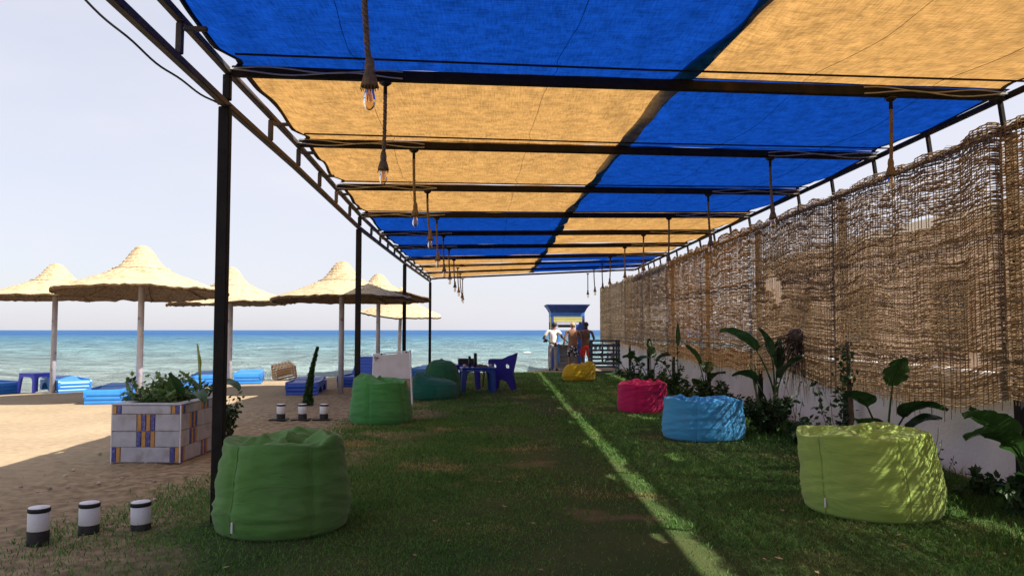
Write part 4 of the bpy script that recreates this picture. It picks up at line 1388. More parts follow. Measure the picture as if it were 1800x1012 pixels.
# ------------------------------------------------------------------ straw umbrellas on the beach
def umbrella(px, base_py, top_py, rim_py, Rr, d, label, tilt=(0, 0), seed=1, rz=0.0, dark=False, lean=0.0, curl=0.0):
    b = at_y(px, base_py, d)
    z0 = gz(b.x, d)
    ztop = at_y(px, top_py, d).z - z0
    zrim = at_y(px, rim_py, d).z - z0
    t = thing('straw_umbrella', label, 'beach umbrella', (b.x, d, z0), rz, 'straw umbrellas on the beach')
    drop = ztop - zrim
    mb = MB()
    mb.tube([(0, 0, -.1), (lean * .5, 0, ztop * .5), (lean, 0, ztop - .25)], [.066, .064, .06], 16)
    mb.build('pole', M['umb_pole'], t, True)
    mb = MB(); mb.lathe([(.16, -.03), (.15, .03), (.08, .06), (.064, .062)], 16); 
    # hat profile: steep crown, shoulder, flat wide brim
    pts = [(.0, 0), (.035, .004), (.085, .05), (.135, .16), (.19, .31), (.24, .42), (.285, .50), (.315, .535), (.335, .55), (.45, .655), (.62, .775), (.78, .875), (.90, .945), (1.0, 1.0)]
    pr = np.array(pts)
    nv, nu = 180, 120
    s = np.linspace(0, 1, nv)
    seg = np.hypot(np.diff(pr[:, 0]) * 1.7, np.diff(pr[:, 1]))
    cum = np.concatenate([[0], np.cumsum(seg)]); cum /= cum[-1]
    rr = np.interp(s, cum, pr[:, 0]); zz = np.interp(s, cum, pr[:, 1])
    th = np.linspace(0, 2 * PI, nu + 1)
    TH, S = np.meshgrid(th, s)
    RR = np.interp(S, s, rr) * Rr
    ZZ = ztop - np.interp(S, s, zz) * drop
    cx, cy = np.cos(TH), np.sin(TH)
    ringb = .013 * np.abs(np.sin(S * 21 * PI)) ** .8
    wav = .035 * vnoise(cx * 1.7 + seed, cy * 1.7, seed) * S ** 2 + .02 * vnoise(cx * 4.5, cy * 4.5 + seed, seed + 2) * S ** 3
    tuft = .016 * vnoise(TH * 18, S * 30, seed + 3) * np.clip(np.minimum(TH, 2 * PI - TH) / .2, 0, 1) * np.clip(S * 6, 0, 1)
    RR = RR * (1 + .03 * S ** 4 * vnoise(cx * 5, cy * 5, seed + 6) + .012 * S ** 12 * vnoise(TH * 15, S * 0, seed + 7)) + ringb * .5
    ZZ = ZZ + wav + ringb + tuft + curl * np.clip((S - .8) / .2, 0, 1) * np.exp(-((TH - 5.0) / .5) ** 2)
    tx, ty = tilt
    X, Y = RR * cx, RR * cy
    ZZ = ZZ + X * tx + Y * ty
    P = np.stack([X + lean, Y, ZZ], -1); P[:, -1] = P[:, 0]
    gridmesh('canopy', P, M['straw'], parent=t)
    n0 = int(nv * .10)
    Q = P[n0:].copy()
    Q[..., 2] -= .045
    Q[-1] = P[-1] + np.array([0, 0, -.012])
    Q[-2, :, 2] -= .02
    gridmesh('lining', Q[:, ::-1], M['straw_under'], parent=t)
    mb = MB()
    n1 = int(np.searchsorted(s, np.interp(.32, pr[:, 0], cum)))
    mb.tube([tuple(P[n1, k] + np.array([0, 0, .012])) for k in range(0, nu + 1, 2)], .02, 6)
    mb.build('binding', M['straw'], t, True)
    for k in range(8):
        a = int(nu * k / 8)
        mb = MB()
        mb.tube([tuple(P[j, a] + np.array([0, 0, -.075])) for j in (int(nv * .3), int(nv * .6), nv - 3)], .017, 5)
        mb.build('rib', M['straw_under'], t)
    return t
umbrella(92, 690, 464, 521, 1.62, 19.2, 'straw umbrella at the far left, above the violet side table', seed=2)
umbrella(244, 703, 433, 513, 1.72, 16.6, 'big straw umbrella with dark underside showing, second from the left', seed=5, tilt=(.0, -.045), rz=.3)
umbrella(403, 675, 470, 532, 1.66, 21.6, 'straw umbrella half hidden behind the nearest steel post', seed=9, tilt=(.03, .015))
umbrella(599, 689, 460, 525, 1.66, 18.7, 'straw umbrella with tall crown just left of the second steel post', seed=13, tilt=(.0, -.01), rz=1.0)
umbrella(664, 660, 482, 526, 1.58, 24.0, 'straw umbrella with curled torn brim between the second and third posts', seed=17, tilt=(.0, -.03), curl=.16)
umbrella(700, 650, 505, 551, 1.55, 29.6, 'low tilted straw umbrella behind, right of the curled one', seed=23, tilt=(-.05, .10), rz=.0, lean=.1)
# ------------------------------------------------------------------ plastic beach furniture
def panel(outline, holes, thick, axis_map, name, m, parent, off=0.0):
    """flat outline (u,v) with holes, given thickness; axis_map(u,v,w)->xyz"""
    bm = bmesh.new()
    edges = []
    for loop in [outline] + list(holes):
        vs = [bm.verts.new((u, v, 0)) for u, v in loop]
        for i in range(len(vs)):
            edges.append(bm.edges.new((vs[i], vs[(i + 1) % len(vs)])))
    bmesh.ops.triangle_fill(bm, use_beauty=True, use_dissolve=False, edges=edges)
    g = bmesh.ops.extrude_face_region(bm, geom=list(bm.faces))
    for v in g['geom']:
        if isinstance(v, bmesh.types.BMVert):
            v.co.z += thick
    for v in bm.verts:
        v.co = Vector(axis_map(v.co.x, v.co.y, v.co.z + off))
    bmesh.ops.recalc_face_normals(bm, faces=bm.faces)
    me = bpy.data.meshes.new(name)
    bm.to_mesh(me); bm.free()
    me.materials.append(m)
    return link(bpy.data.objects.new(name, me), parent)
def oval(cx, cy, rx, ry, n=14):
    return [(cx + rx * math.cos(2 * PI * k / n), cy + ry * math.sin(2 * PI * k / n)) for k in range(n)]
def arc_pts(cx, cz, rx, rz, a0, a1, n=8):
    return [(cx + rx * math.cos(R(a0 + (a1 - a0) * k / n)), cz + rz * math.sin(R(a0 + (a1 - a0) * k / n))) for k in range(n + 1)]

def lounger(loc, rz, label, m='lounger', raised=0.0, Wd=.72, L=1.85):
    t = thing('sun_lounger', label, 'sun lounger', loc, rz, 'blue plastic sun loungers on the sand')
    mat_ = M[m]
    H = .30
    def sw(u, v, w_): return (w_, u, v)
    out = []
    for k in range(13):                      # rippled foot end
        z = .0 + .25 * k / 12
        out.append((-.014 * abs(math.sin(k / 12 * 3 * PI)) + .02 * (1 - k / 12), z))
    out += arc_pts(.05, .25, .05, .05, 170, 95, 4)
    n = 40
    for k in range(1, n):
        y = .06 + (1.12 - .06) * k / n
        out.append((y, H + .010 * abs(math.sin(k / n * 7 * PI)) - .035 * math.sin(PI * k / n)))
    out += [(1.14, .285), (L - .06, .255), (L, .23), (L, 0), (L - .16, 0)]
    out += arc_pts(1.34, 0, .33, .20, 0, 180, 8)
    out += [(.93, 0)]
    out += arc_pts(.50, 0, .34, .19, 0, 180, 8)
    out += [(.08, 0)]
    # two cheeks and the deck between them
    panel(out, [], Wd, sw, 'body', mat_, t, -Wd / 2)
    for s in (-1, 1):
        cheek = [(y + .0, z + .004) for (y, z) in arc_pts(.06, .24, .075, .075, 180, 90, 5)] + [(1.0, .322), (1.12, .33), (1.12, .26), (.1, .25), (-.015, .15)]
        panel(cheek, [], .05, sw, 'armrail', mat_, t, s * (Wd / 2 - .012) - .025)
    # backrest: slatted slab hinged at 1.14
    a = raised
    rot = Matrix.Rotation(a, 3, 'X')
    def bk(u, v, w_):
        p = rot @ Vector((0, u, v))
        return (w_, 1.14 + p.y, .275 + p.z)
    prof = [(0, .0)]
    for k in range(29):
        prof.append((.70 * k / 28, .035 + .012 * abs(math.sin(k / 28 * 5 * PI)) + .02 * (k / 28)))
    prof += [(.735, .04), (.735, .015), (.70, .0)]
    if raised:
        panel(prof, [], Wd - .04, bk, 'backrest', mat_, t, -(Wd - .04) / 2)
        def bk2(u, v, w_):
            p = rot @ Vector((0, v, w_))
            return (u, 1.14 + p.y, .262 + p.z)
        o2 = [(-.36, .05), (.36, .05), (.38, .5), (.30, .72), (.16, .78), (-.16, .78), (-.30, .72), (-.38, .5)]
        panel(o2, [[(x + cx, y) for x, y in ((-.09, .16), (.09, .16), (.09, .30), (-.09, .30))] for cx in (-.16, .16)], .022, bk2, 'back_shell', mat_, t)
        mb = MB(); mb.tube([(-.3, 1.14 + .45, .03), (-.3, 1.14 + .34, .22 + .34 * math.tan(a) * .6), (.3, 1.14 + .34, .22 + .34 * math.tan(a) * .6), (.3, 1.14 + .45, .03)], .014, 6)
        mb.build('prop', mat_, t)
    else:
        panel(prof, [], Wd - .06, bk, 'backrest', mat_, t, -(Wd - .06) / 2)
    return t
def put(px, py):
    p = at_z(px, py, -.01)
    z = gz(p.x, p.y)
    p = at_z(px, py, z)
    return Vector((p.x, p.y, gz(p.x, p.y)))
lg = [(131, 689, 42, .0, 'lounger', 'light blue sun lounger beside the far left umbrella pole, dark hollow at its end'),
      (181, 711, 12, .0, 'lounger', 'light blue ribbed sun lounger nearest on the open sand, left of the big umbrella pole'),
      (300, 703, 10, .0, 'lounger', 'light blue sun lounger mostly hidden behind the planter greenery'),
      (361, 678, 14, .0, 'lounger', 'blue sun lounger just left of the nearest steel post, near the water'),
      (435, 675, 14, .0, 'lounger', 'blue sun lounger just right of the nearest steel post, near the water'),
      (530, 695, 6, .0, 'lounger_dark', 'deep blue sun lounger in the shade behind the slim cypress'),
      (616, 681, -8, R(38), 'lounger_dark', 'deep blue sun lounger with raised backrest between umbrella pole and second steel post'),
      (655, 664, 10, .0, 'lounger', 'blue sun lounger behind the raised one, peeping out left of the canvas sign'),
      (742, 664, -6, .0, 'lounger', 'light blue sun lounger right of the canvas sign by the last steel post'),
      (8, 690, 62, R(60), 'lounger', 'light blue lounger with raised back cut by the left edge beside the violet table')]
for (px, py, rz, ra, m, lab) in lg:
    p = put(px, py)
    lounger((p.x, p.y + .02, p.z - .01), R(rz), lab, m, ra)

def arch_table(loc, rz, label, W, D, H, leg, m, name='table', cat='table', group=None, topname='tabletop'):
    t = thing(name, label, cat, loc, rz, group)
    mat_ = M[m]
    mb = MB()
    mb.box((0, 0, H - .02), (W, D, .04), bev=.018)
    mb.box((0, 0, H - .055), (W - .03, D - .03, .03))
    mb.build(topname, mat_, t)
    for sx in (-1, 1):
        for sy in (-1, 1):
            mb = MB()
            M3 = Matrix.Identity(3)
            x, y = sx * (W / 2 - leg / 2 - .005), sy * (D / 2 - leg / 2 - .005)
            b = len(mb.v)
            pts = []
            for z, s_, o in ((0, .82, .035), (H * .5, .92, .018), (H - .075, 1.0, 0)):
                pts.append((Vector((x + sx * o, y + sy * o, z)), leg * s_ / 2))
            for c, hw in pts:
                k = hw * .35
                for (a_, b_) in ((-hw + k, -hw), (hw - k, -hw), (hw, -hw + k), (hw, hw - k), (hw - k, hw), (-hw + k, hw), (-hw, hw - k), (-hw, -hw + k)):
                    mb.v.append((c.x + a_, c.y + b_, c.z))
            for i in range(2):
                for j in range(8):
                    a2 = b + i * 8 + j; a3 = b + i * 8 + (j + 1) % 8
                    mb.f.append((a2, a3, a3 + 8, a2 + 8))
            mb.f.append(tuple(b + i for i in range(7, -1, -1)))
            mb.build('leg', mat_, t)
    for ax, span, off in (('x', W, D / 2 - .03), ('x', W, -D / 2 + .012), ('y', D, W / 2 - .03), ('y', D, -W / 2 + .012)):
        h2 = span / 2 - leg
        rr = min(.09, h2 * .6)
        o = [(-h2 - .01, H - .072), (-h2 - .01, H - .10 - rr)] + arc_pts(-h2 + rr, H - .10 - rr, rr, rr, 180, 90, 5) + arc_pts(h2 - rr, H - .10 - rr, rr, rr, 90, 0, 5) + [(h2 + .01, H - .10 - rr), (h2 + .01, H - .072)]
        f = (lambda u, v, w_: (u, w_, v)) if ax == 'x' else (lambda u, v, w_: (w_, u, v))
        panel(o, [], .018, f, 'apron', mat_, t, off)
    return t
p = put(53, 689)
arch_table((p.x, p.y + .2, p.z), R(-22), 'violet blue plastic side table with arched legs on the far left sand', .56, .50, .50, .085, 'violet_blue', 'side_table', 'side table')
p = put(838, 692)
T1 = arch_table((p.x, p.y + .35, .015), R(8), 'blue square plastic table with thick legs carrying two black bottles', .80, .70, .60, .13, 'table_blue', 'table', 'table', 'plastic tables on the lawn')
T2 = arch_table((p.x - .30, p.y + 1.35, .015), R(5), 'darker navy plastic table behind the blue one, with a black tray on it', .66, .62, .62, .12, 'navy_plastic', 'table', 'table', 'plastic tables on the lawn')

# armchair of moulded plastic: front towards -X
def armchair(loc, rz, label, m):
    t = thing('armchair', label, 'plastic chair', loc, rz)
    mat_ = M[m]
    prof = [(0, .64), (.0, .715), (.03, .735), (.31, .745), (.50, .835), (.68, .882), (.715, .865), (.665, .62), (.615, .49), (.62, .34), (.69, .0), (.57, .0)] + \
           [(.52, .10), (.46, .19), (.38, .245), (.30, .25), (.26, .2), (.235, .0), (.10, .0), (.075, .3), (.04, .5)]
    for s in (-1, 1):
        def f(u, v, w_, s=s): return (u - .35, s * (.255 + .03 * (v - .45)) + w_, v)
        panel(prof, [oval(.47, .575, .055, .065), oval(.155, .58, .048, .06)], .022, f, 'side_frame', mat_, t, -.011)
        mb = MB(); mb.box((-.19, s * .265, .742), (.32, .075, .022), bev=.009); mb.build('armrest', mat_, t)
    P = [[(-.29 + .52 * i / 8, -.25 + .5 * j / 8, .42 - .05 * i / 8 - .02 * math.sin(PI * i / 8) * math.sin(PI * j / 8)) for j in range(9)] for i in range(9)]
    mb = MB(); mb.quadgrid(P); mb.quadgrid([[(a, b, c - .02) for a, b, c in r_] for r_ in P]); mb.box((-.285, 0, .395), (.02, .5, .05), bev=.006)
    mb.build('seat', mat_, t, True)
    P = []
    for i in range(9):
        z = .36 + .52 * i / 8
        row = []
        for j in range(11):
            u = j / 10 * 2 - 1
            row.append((.25 + .11 * i / 8 - .09 * u * u * (i / 8), .26 * u, z + .035 * (1 - u * u) * (i / 8)))
        P.append(row)
    mb = MB(); mb.quadgrid(P); mb.quadgrid([[(a + .018, b, c) for a, b, c in r_] for r_ in P])
    mb.build('backrest', mat_, t, True)
    return t
p = put(884, 686)
armchair((p.x, p.y + .28, .015), R(-4), 'glossy navy plastic armchair with oval holes, turned towards the tables', 'navy_plastic')
p2 = put(858, 683)
t = thing('stool', 'small brown stool between the blue table and the navy armchair', 'stool', (p2.x + .02, p2.y + .75, .015))
M['brown_wood'] = pmat('dark_red_wood', (.11, .035, .022), (.16, .055, .03), 12, .6, .3, 40, .3, stretch=(1, 1, .2))
mb = MB(); mb.box((0, 0, .43), (.36, .34, .04), bev=.01); mb.build('seat', M['brown_wood'], t)
for sx in (-1, 1):
    for sy in (-1, 1):
        mb = MB(); mb.tube([(sx * .17, sy * .16, 0), (sx * .13, sy * .12, .41)], .025, 6, square=False); mb.build('leg', M['brown_wood'], t)

# things on the tables
M['bottle'] = pmat('black_bottle', (.010, .010, .011), (.02, .018, .016), 6, .3, spec=.5)
tz = .015 + .60
def bottle(x, y, h, r_, label):
    t = thing('bottle', label, 'bottle', (x, y, tz), 0, 'black bottles on the blue table')
    mb = MB(); mb.lathe([(r_ * .9, 0), (r_, .01), (r_, h * .62), (r_ * .96, h * .66), (r_ * .98, h * .70)], 14); mb.build('body', M['bottle'], t, True)
    mb = MB(); mb.lathe([(r_ * .9, h * .70), (r_ * .93, h * .72), (r_ * .93, h * .96), (r_ * .7, h)], 14); mb.build('cap', M['plastic_black'], t, True)
bx = at_y(825.5, 650, p.y + .1).x
q = T1.location
bottle(at_y(825.5, 650, q.y - .1).x, q.y - .1, .265, .034, 'shorter of the two black bottles standing on the blue table')
bottle(at_y(835.5, 650, q.y + .08).x, q.y + .08, .33, .042, 'taller black bottle with ringed cap on the blue table')
t = thing('tray', 'black rectangular tray with raised rim on the navy table', 'tray', (T2.location.x + .02, T2.location.y, .015 + .62))
mb = MB(); mb.box((0, 0, .01), (.42, .3, .02), bev=.005); mb.build('base', M['plastic_black'], t)
for (c, s) in (((0, .15, .07), (.44, .014, .13)), ((0, -.15, .07), (.44, .014, .13)), ((.214, 0, .07), (.012, .286, .13)), ((-.214, 0, .07), (.012, .286, .13))):
    mb = MB(); mb.box(c, s, bev=.004); mb.build('side', M['plastic_black'], t)
mb = MB(); mb.tube([(-.25, -.15, .15), (.25, -.15, .155)], .008, 6); mb.build('handle', M['wire'], t)
M['dark_cloth'] = pmat('dark_cloth', (.06, .05, .05), (.12, .10, .10), 8, .9)
M['glassware'] = pmat('pale_ceramic', (.48, .44, .42), (.55, .5, .48), 8, .3, spec=.5)
P = np.zeros((16, 22, 3))
for i in range(16):
    for j in range(22):
        u, v = j / 21 * 2 - 1, i / 15 * 2 - 1
        e = max(0, 1 - max(abs(u), abs(v)) ** 3)
        P[i, j] = (.15 * u, .13 * v, .006 + e * (.035 + .04 * abs(float(vnoise(u * 2.4, v * 2.4, 4)))))
cl = gridmesh('folded_cloth', P, M['dark_cloth'])
cl.location = (q.x + .12, q.y - .02, tz)
tag(cl, 'crumpled dark cloth lying on the right of the blue table', 'cloth')
for (dx, dy, lab) in ((.31, -.08, 'pale cup at the right edge of the blue table'), (-.30, -.14, 'pale cup at the left edge of the blue table')):
    t = thing('cup', lab, 'cup', (q.x + dx, q.y + dy, tz), .4, 'cups on the blue table')
    mb = MB(); mb.lathe([(.022, 0), (.03, .02), (.038, .07), (.035, .07), (.026, .02), (.001, .012)], 12); mb.build('bowl', M['glassware'], t, True)
    mb = MB(); mb.tube([(.036, 0, .06), (.058, 0, .055), (.058, 0, .03), (.032, 0, .025)], .005, 5); mb.build('handle', M['glassware'], t, True)
# sandals under the table
for k, (dx, dy, a) in enumerate(((.08, -.30, .3), (.22, -.24, -.2))):
    t = thing('sandal', ('left' if k == 0 else 'right') + ' one of the two teal sandals lying under the blue table', 'sandal', (q.x + dx, q.y + dy, .045), a, 'pair of sandals')
    mb = MB(); mb.lathe([(.11, 0), (.118, .008), (.11, .018)], 14, sy=.42); mb.build('sole', M['bag_teal'], t)
    mb = MB(); mb.tube([(.03, -.045, .012), (.02, -.03, .045), (.02, .03, .045), (.03, .045, .012)], .009, 5); mb.build('strap', M['bag_teal'], t)

# wooden crate tipped on the sand
M['crate_wood'] = pmat('pale_crate_wood', (.50, .30, .15), (.60, .40, .22), 8, .8, .3, 50, .2, stretch=(1, .2, 1), c3=(.62, .45, .30), c3scale=2)
p = put(497, 667)
t = thing('crate', 'pale slatted wooden crate tipped over on the sand near the waterline', 'crate', (p.x, p.y + .25, p.z + .02), R(35))
t.rotation_euler = (R(14), R(-12), R(32))
for k in range(5):
    for s in (-1, 1):
        mb = MB(); mb.box((0, s * .26, .05 + k * .085), (.62, .02, .055), bev=.004); mb.build('slat', M['crate_wood'], t)
        mb = MB(); mb.box((s * .31, 0, .05 + k * .085), (.02, .50, .055), bev=.004); mb.build('slat', M['crate_wood'], t)
for k in range(6):
    mb = MB(); mb.box((-.25 + k * .10, 0, .455), (.075, .56, .02), bev=.004); mb.build('slat', M['crate_wood'], t)
for sx in (-1, 1):
    for sy in (-1, 1):
        mb = MB(); mb.box((sx * .285, sy * .235, .225), (.028, .028, .44)); mb.build('post', M['crate_wood'], t)

# crow by the water
M['feather'] = pmat('black_feather', (.012, .012, .015), (.03, .03, .034), 20, .6)
p = put(230, 677)
cr = thing('crow', 'small black crow standing on the wet sand near the water', 'bird', (p.x, p.y, p.z), R(20))
mb = MB()
prof = [(-.17, .15, .004), (-.12, .165, .022), (-.06, .185, .055), (0, .205, .07), (.06, .235, .062), (.095, .27, .042), (.115, .30, .038), (.14, .318, .036), (.165, .315, .022), (.175, .312, .008)]
mb.tube([(x, 0, z) for x, z, r_ in prof], [r_ for x, z, r_ in prof], 10)
body = mb.build('body', M['feather'], cr, True)
mb = MB(); mb.tube([(.165, 0, .314), (.20, 0, .308), (.215, 0, .300)], [.012, .008, .002], 6); mb.build('beak', M['feather'], cr)
mb = MB(); mb.box((-.20, 0, .135), (.14, .05, .012), Matrix.Rotation(-.25, 3, 'Y')); mb.build('tail', M['feather'], cr)
for s in (-1, 1):
    mb = MB(); mb.tube([(.0, s * .03, .16), (.01, s * .03, .08), (-.005, s * .03, .008)], [.012, .007, .006], 5); mb.tube([(-.02, s * .03, .008), (.045, s * .03, .006)], .006, 5); mb.build('leg', M['feather'], cr)
    mb = MB(); mb.ball((-.03, s * .06, .20), .06, 8, 6, (1.7, .25, .7)); mb.build('wing', M['feather'], cr, True)

# ------------------------------------------------------------------ kiosk at the beach end
M['kiosk_blue'] = pmat('kiosk_blue_paint', (.035, .075, .30), (.05, .10, .36), 5, .55, .2, 30, .35, c3=(.10, .15, .35), c3scale=4, c3lo=.6)
M['kiosk_mid'] = pmat('kiosk_bright_blue', (.05, .20, .58), (.08, .25, .62), 5, .5, .2, 30, .35)
M['kiosk_yellow'] = pmat('kiosk_yellow_paint', (.50, .48, .16), (.56, .53, .22), 6, .6, .3, 30, .3)
M['kiosk_lilac'] = pmat('kiosk_lilac_paint', (.48, .48, .66), (.55, .54, .70), 6, .6)
M['kiosk_grey'] = pmat('weathered_board', (.15, .155, .165), (.25, .25, .26), 9, .8, .4, 30, .2, stretch=(.2, 1, 1))
kd = 29.4
kx0 = at_y(969, 600, kd).x; kx1 = at_y(1028, 600, kd).x
kw = kx1 - kx0
kz = gz(kx0, kd)
kiosk = thing('kiosk', 'little wooden beach kiosk with flared blue cornice and yellow boards around its window', 'kiosk', (kx0, kd, kz))
kdp = 1.25
ztop = at_y(960, 535, kd).z - kz
zc = at_y(960, 549, kd).z - kz
zy = at_y(960, 556, kd).z - kz
zw1 = at_y(960, 566, kd).z - kz
zw0 = at_y(960, 604, kd).z - kz
for (x, y) in ((.045, .045), (kw - .045, .045), (.045, kdp - .045), (kw - .045, kdp - .045)):
    mb = MB(); mb.box((x, y, zc / 2), (.09, .09, zc), bev=.006); mb.build('corner_post', M['kiosk_blue'], kiosk)
def plank(c, s, m, rot=None):
    mb = MB(); mb.box(c, s, rot, bev=.005); mb.build('plank', M[m], kiosk)
nb_ = 6
for k in range(nb_):           # counter boards front and sides, with gaps
    z = .05 + (zw0 - .1) * (k + .5) / nb_
    h = (zw0 - .1) / nb_ - .018
    plank((kw / 2, .02, z), (kw - .19, .022, h), 'kiosk_grey')
    plank((.02, kdp / 2, z), (.022, kdp - .19, h), 'kiosk_grey')
    plank((kw - .02, kdp / 2, z), (.022, kdp - .19, h), 'kiosk_grey')
    plank((kw / 2, kdp - .02, z), (kw - .19, .022, h), 'kiosk_grey')
plank((kw / 2, .03, (zc + zy) / 2), (kw - .02, .075, zc - zy - .006), 'kiosk_mid')
plank((.03, kdp / 2, (zc + zy) / 2), (.075, kdp - .12, zc - zy - .006), 'kiosk_mid')
for k in range(2):             # yellow boards above the window
    h = (zy - zw1) / 2
    plank((kw / 2, .018, zy - h * (k + .5)), (kw - .19, .026, h - .008), 'kiosk_yellow')
    plank((.018, kdp / 2, zy - h * (k + .5)), (.026, kdp - .19, h - .008), 'kiosk_yellow')
    plank((kw - .018, kdp / 2, zy - h * (k + .5)), (.026, kdp - .19, h - .008), 'kiosk_yellow')
    plank((kw / 2, kdp - .018, zy - h * (k + .5)), (kw - .19, .026, h - .008), 'kiosk_yellow')
for k in range(2):             # yellow boards left of the window
    plank((.125 + k * .085, .018, (zw0 + zw1) / 2), (.075, .026, zw1 - zw0 - .01), 'kiosk_yellow' if k == 0 else 'kiosk_lilac')
for k in range(6):
    z = zw0 + (zw1 - zw0) * (k + .5) / 6
    plank((.02, kdp * .34, z), (.022, kdp * .5 - .02, (zw1 - zw0) / 6 - .015), 'kiosk_yellow' if k > 3 else 'kiosk_grey')
    plank((kw - .02, kdp / 2, z), (.022, kdp - .19, (zw1 - zw0) / 6 - .015), 'kiosk_grey')
mb = MB()
wx0, wx1 = .26, kw - .36
for (c, s) in ((((wx0 + wx1) / 2, .0, zw1 - .05), (wx1 - wx0 + .1, .05, .09)), (((wx0 + wx1) / 2, -.06, zw0 + .02), (wx1 - wx0 + .16, .20, .045))):
    mb.box(c, s, bev=.006)
mb.build('window_frame', M['kiosk_lilac'], kiosk)
mb = MB(); mb.box((wx0 + .02, .0, zw0 * .5 + .4), (.075, .05, zw0 + .4 - .2), bev=.006); mb.build('jamb', M['kiosk_mid'], kiosk)
mb = MB(); mb.box(((wx0 + wx1) / 2, .03, zw1 - .15), (wx1 - wx0, .03, .10), bev=.004); mb.build('lintel', M['black_paint'], kiosk)
dr = panel([(0, .12), (.27, .12), (.27, zw1 - .02), (0, zw1 - .10)], [], .03, lambda u, v, w_: (wx1 + .02 + u, -.025 + w_, v), 'door', M['kiosk_blue'], kiosk)
# flared cornice
cp = [(.0, zc), (.03, zc + .05), (.07, zc + (ztop - zc) * .45), (.17, ztop - .03), (.19, ztop)]
mb = MB()
rows_ = []
for o, z in cp:
    rows_.append([(-o, -o, z), (kw + o, -o, z), (kw + o, kdp + o, z), (-o, kdp + o, z), (-o, -o, z)])
mb.quadgrid(rows_)
mb.build('cornice', M['kiosk_blue'], kiosk)
mb = MB(); mb.box((kw / 2, kdp / 2, ztop - .02), (kw + .36, kdp + .36, .04)); mb.build('roof', M['kiosk_blue'], kiosk)

# dark slatted rack right of the kiosk
M['rack_wood'] = pmat('dark_blue_grey_wood', (.05, .065, .085), (.09, .10, .12), 9, .7, .3, 30, .3, stretch=(.2, 1, 1))
p = put(1039, 661)
rk = thing('plank_rack', 'dark slatted rack of weathered boards standing right of the red shorts man', 'rack', (p.x, p.y, .0), R(2))
rw = at_y(1090, 640, p.y).x - p.x
rh = at_y(1060, 597, p.y).z
for x in (0.03, rw - .03):
    for y in (.03, .42):
        mb = MB(); mb.box((x, y, rh / 2), (.06, .06, rh), bev=.006); mb.build('upright', M['rack_wood'], rk)
for k, z in enumerate((.13, .30, .56, .84, rh - .03)):
    for j in range(4):
        mb = MB(); mb.box((rw / 2, .055 + j * .115, z + random.uniform(-.004, .004)), (rw + .04, .10, .05), bev=.004); mb.build('board', M['rack_wood'], rk)
for k, z in enumerate((.42, .70, 1.0)):
    mb = MB(); mb.box((rw / 2, -.012, z), (rw + .02, .022, .10), bev=.004); mb.build('rail', M['rack_wood'], rk)
for k, (u, z, s, m) in enumerate(((.18, .855, .10, 'white_paint'), (.33, .855, .08, 'white_paint'), (.62, .855, .10, 'white_paint'), (.40, .575, .09, 'white_paint'), (.60, .575, .07, 'white_paint'), (.75, .575, .1, 'white_paint'))):
    t = thing('jar', ('leftmost', 'middle', 'rightmost')[k % 3] + (' white jar on the upper shelf of the dark slatted rack' if z > .7 else ' white jar on the middle shelf of the dark slatted rack'), 'jar', (p.x + u * rw, p.y + .17, z + .012), 0, 'white jars on the upper shelf' if z > .7 else 'white jars on the middle shelf')
    mb = MB(); mb.lathe([(s * .45, 0), (s * .5, .01), (s * .5, .13), (s * .3, .15)], 10); mb.build('body', M[m], t, True)
    mb = MB(); mb.lathe([(s * .36, .15), (s * .36, .175), (.001, .177)], 10); mb.build('lid', M['black_paint'], t, True)

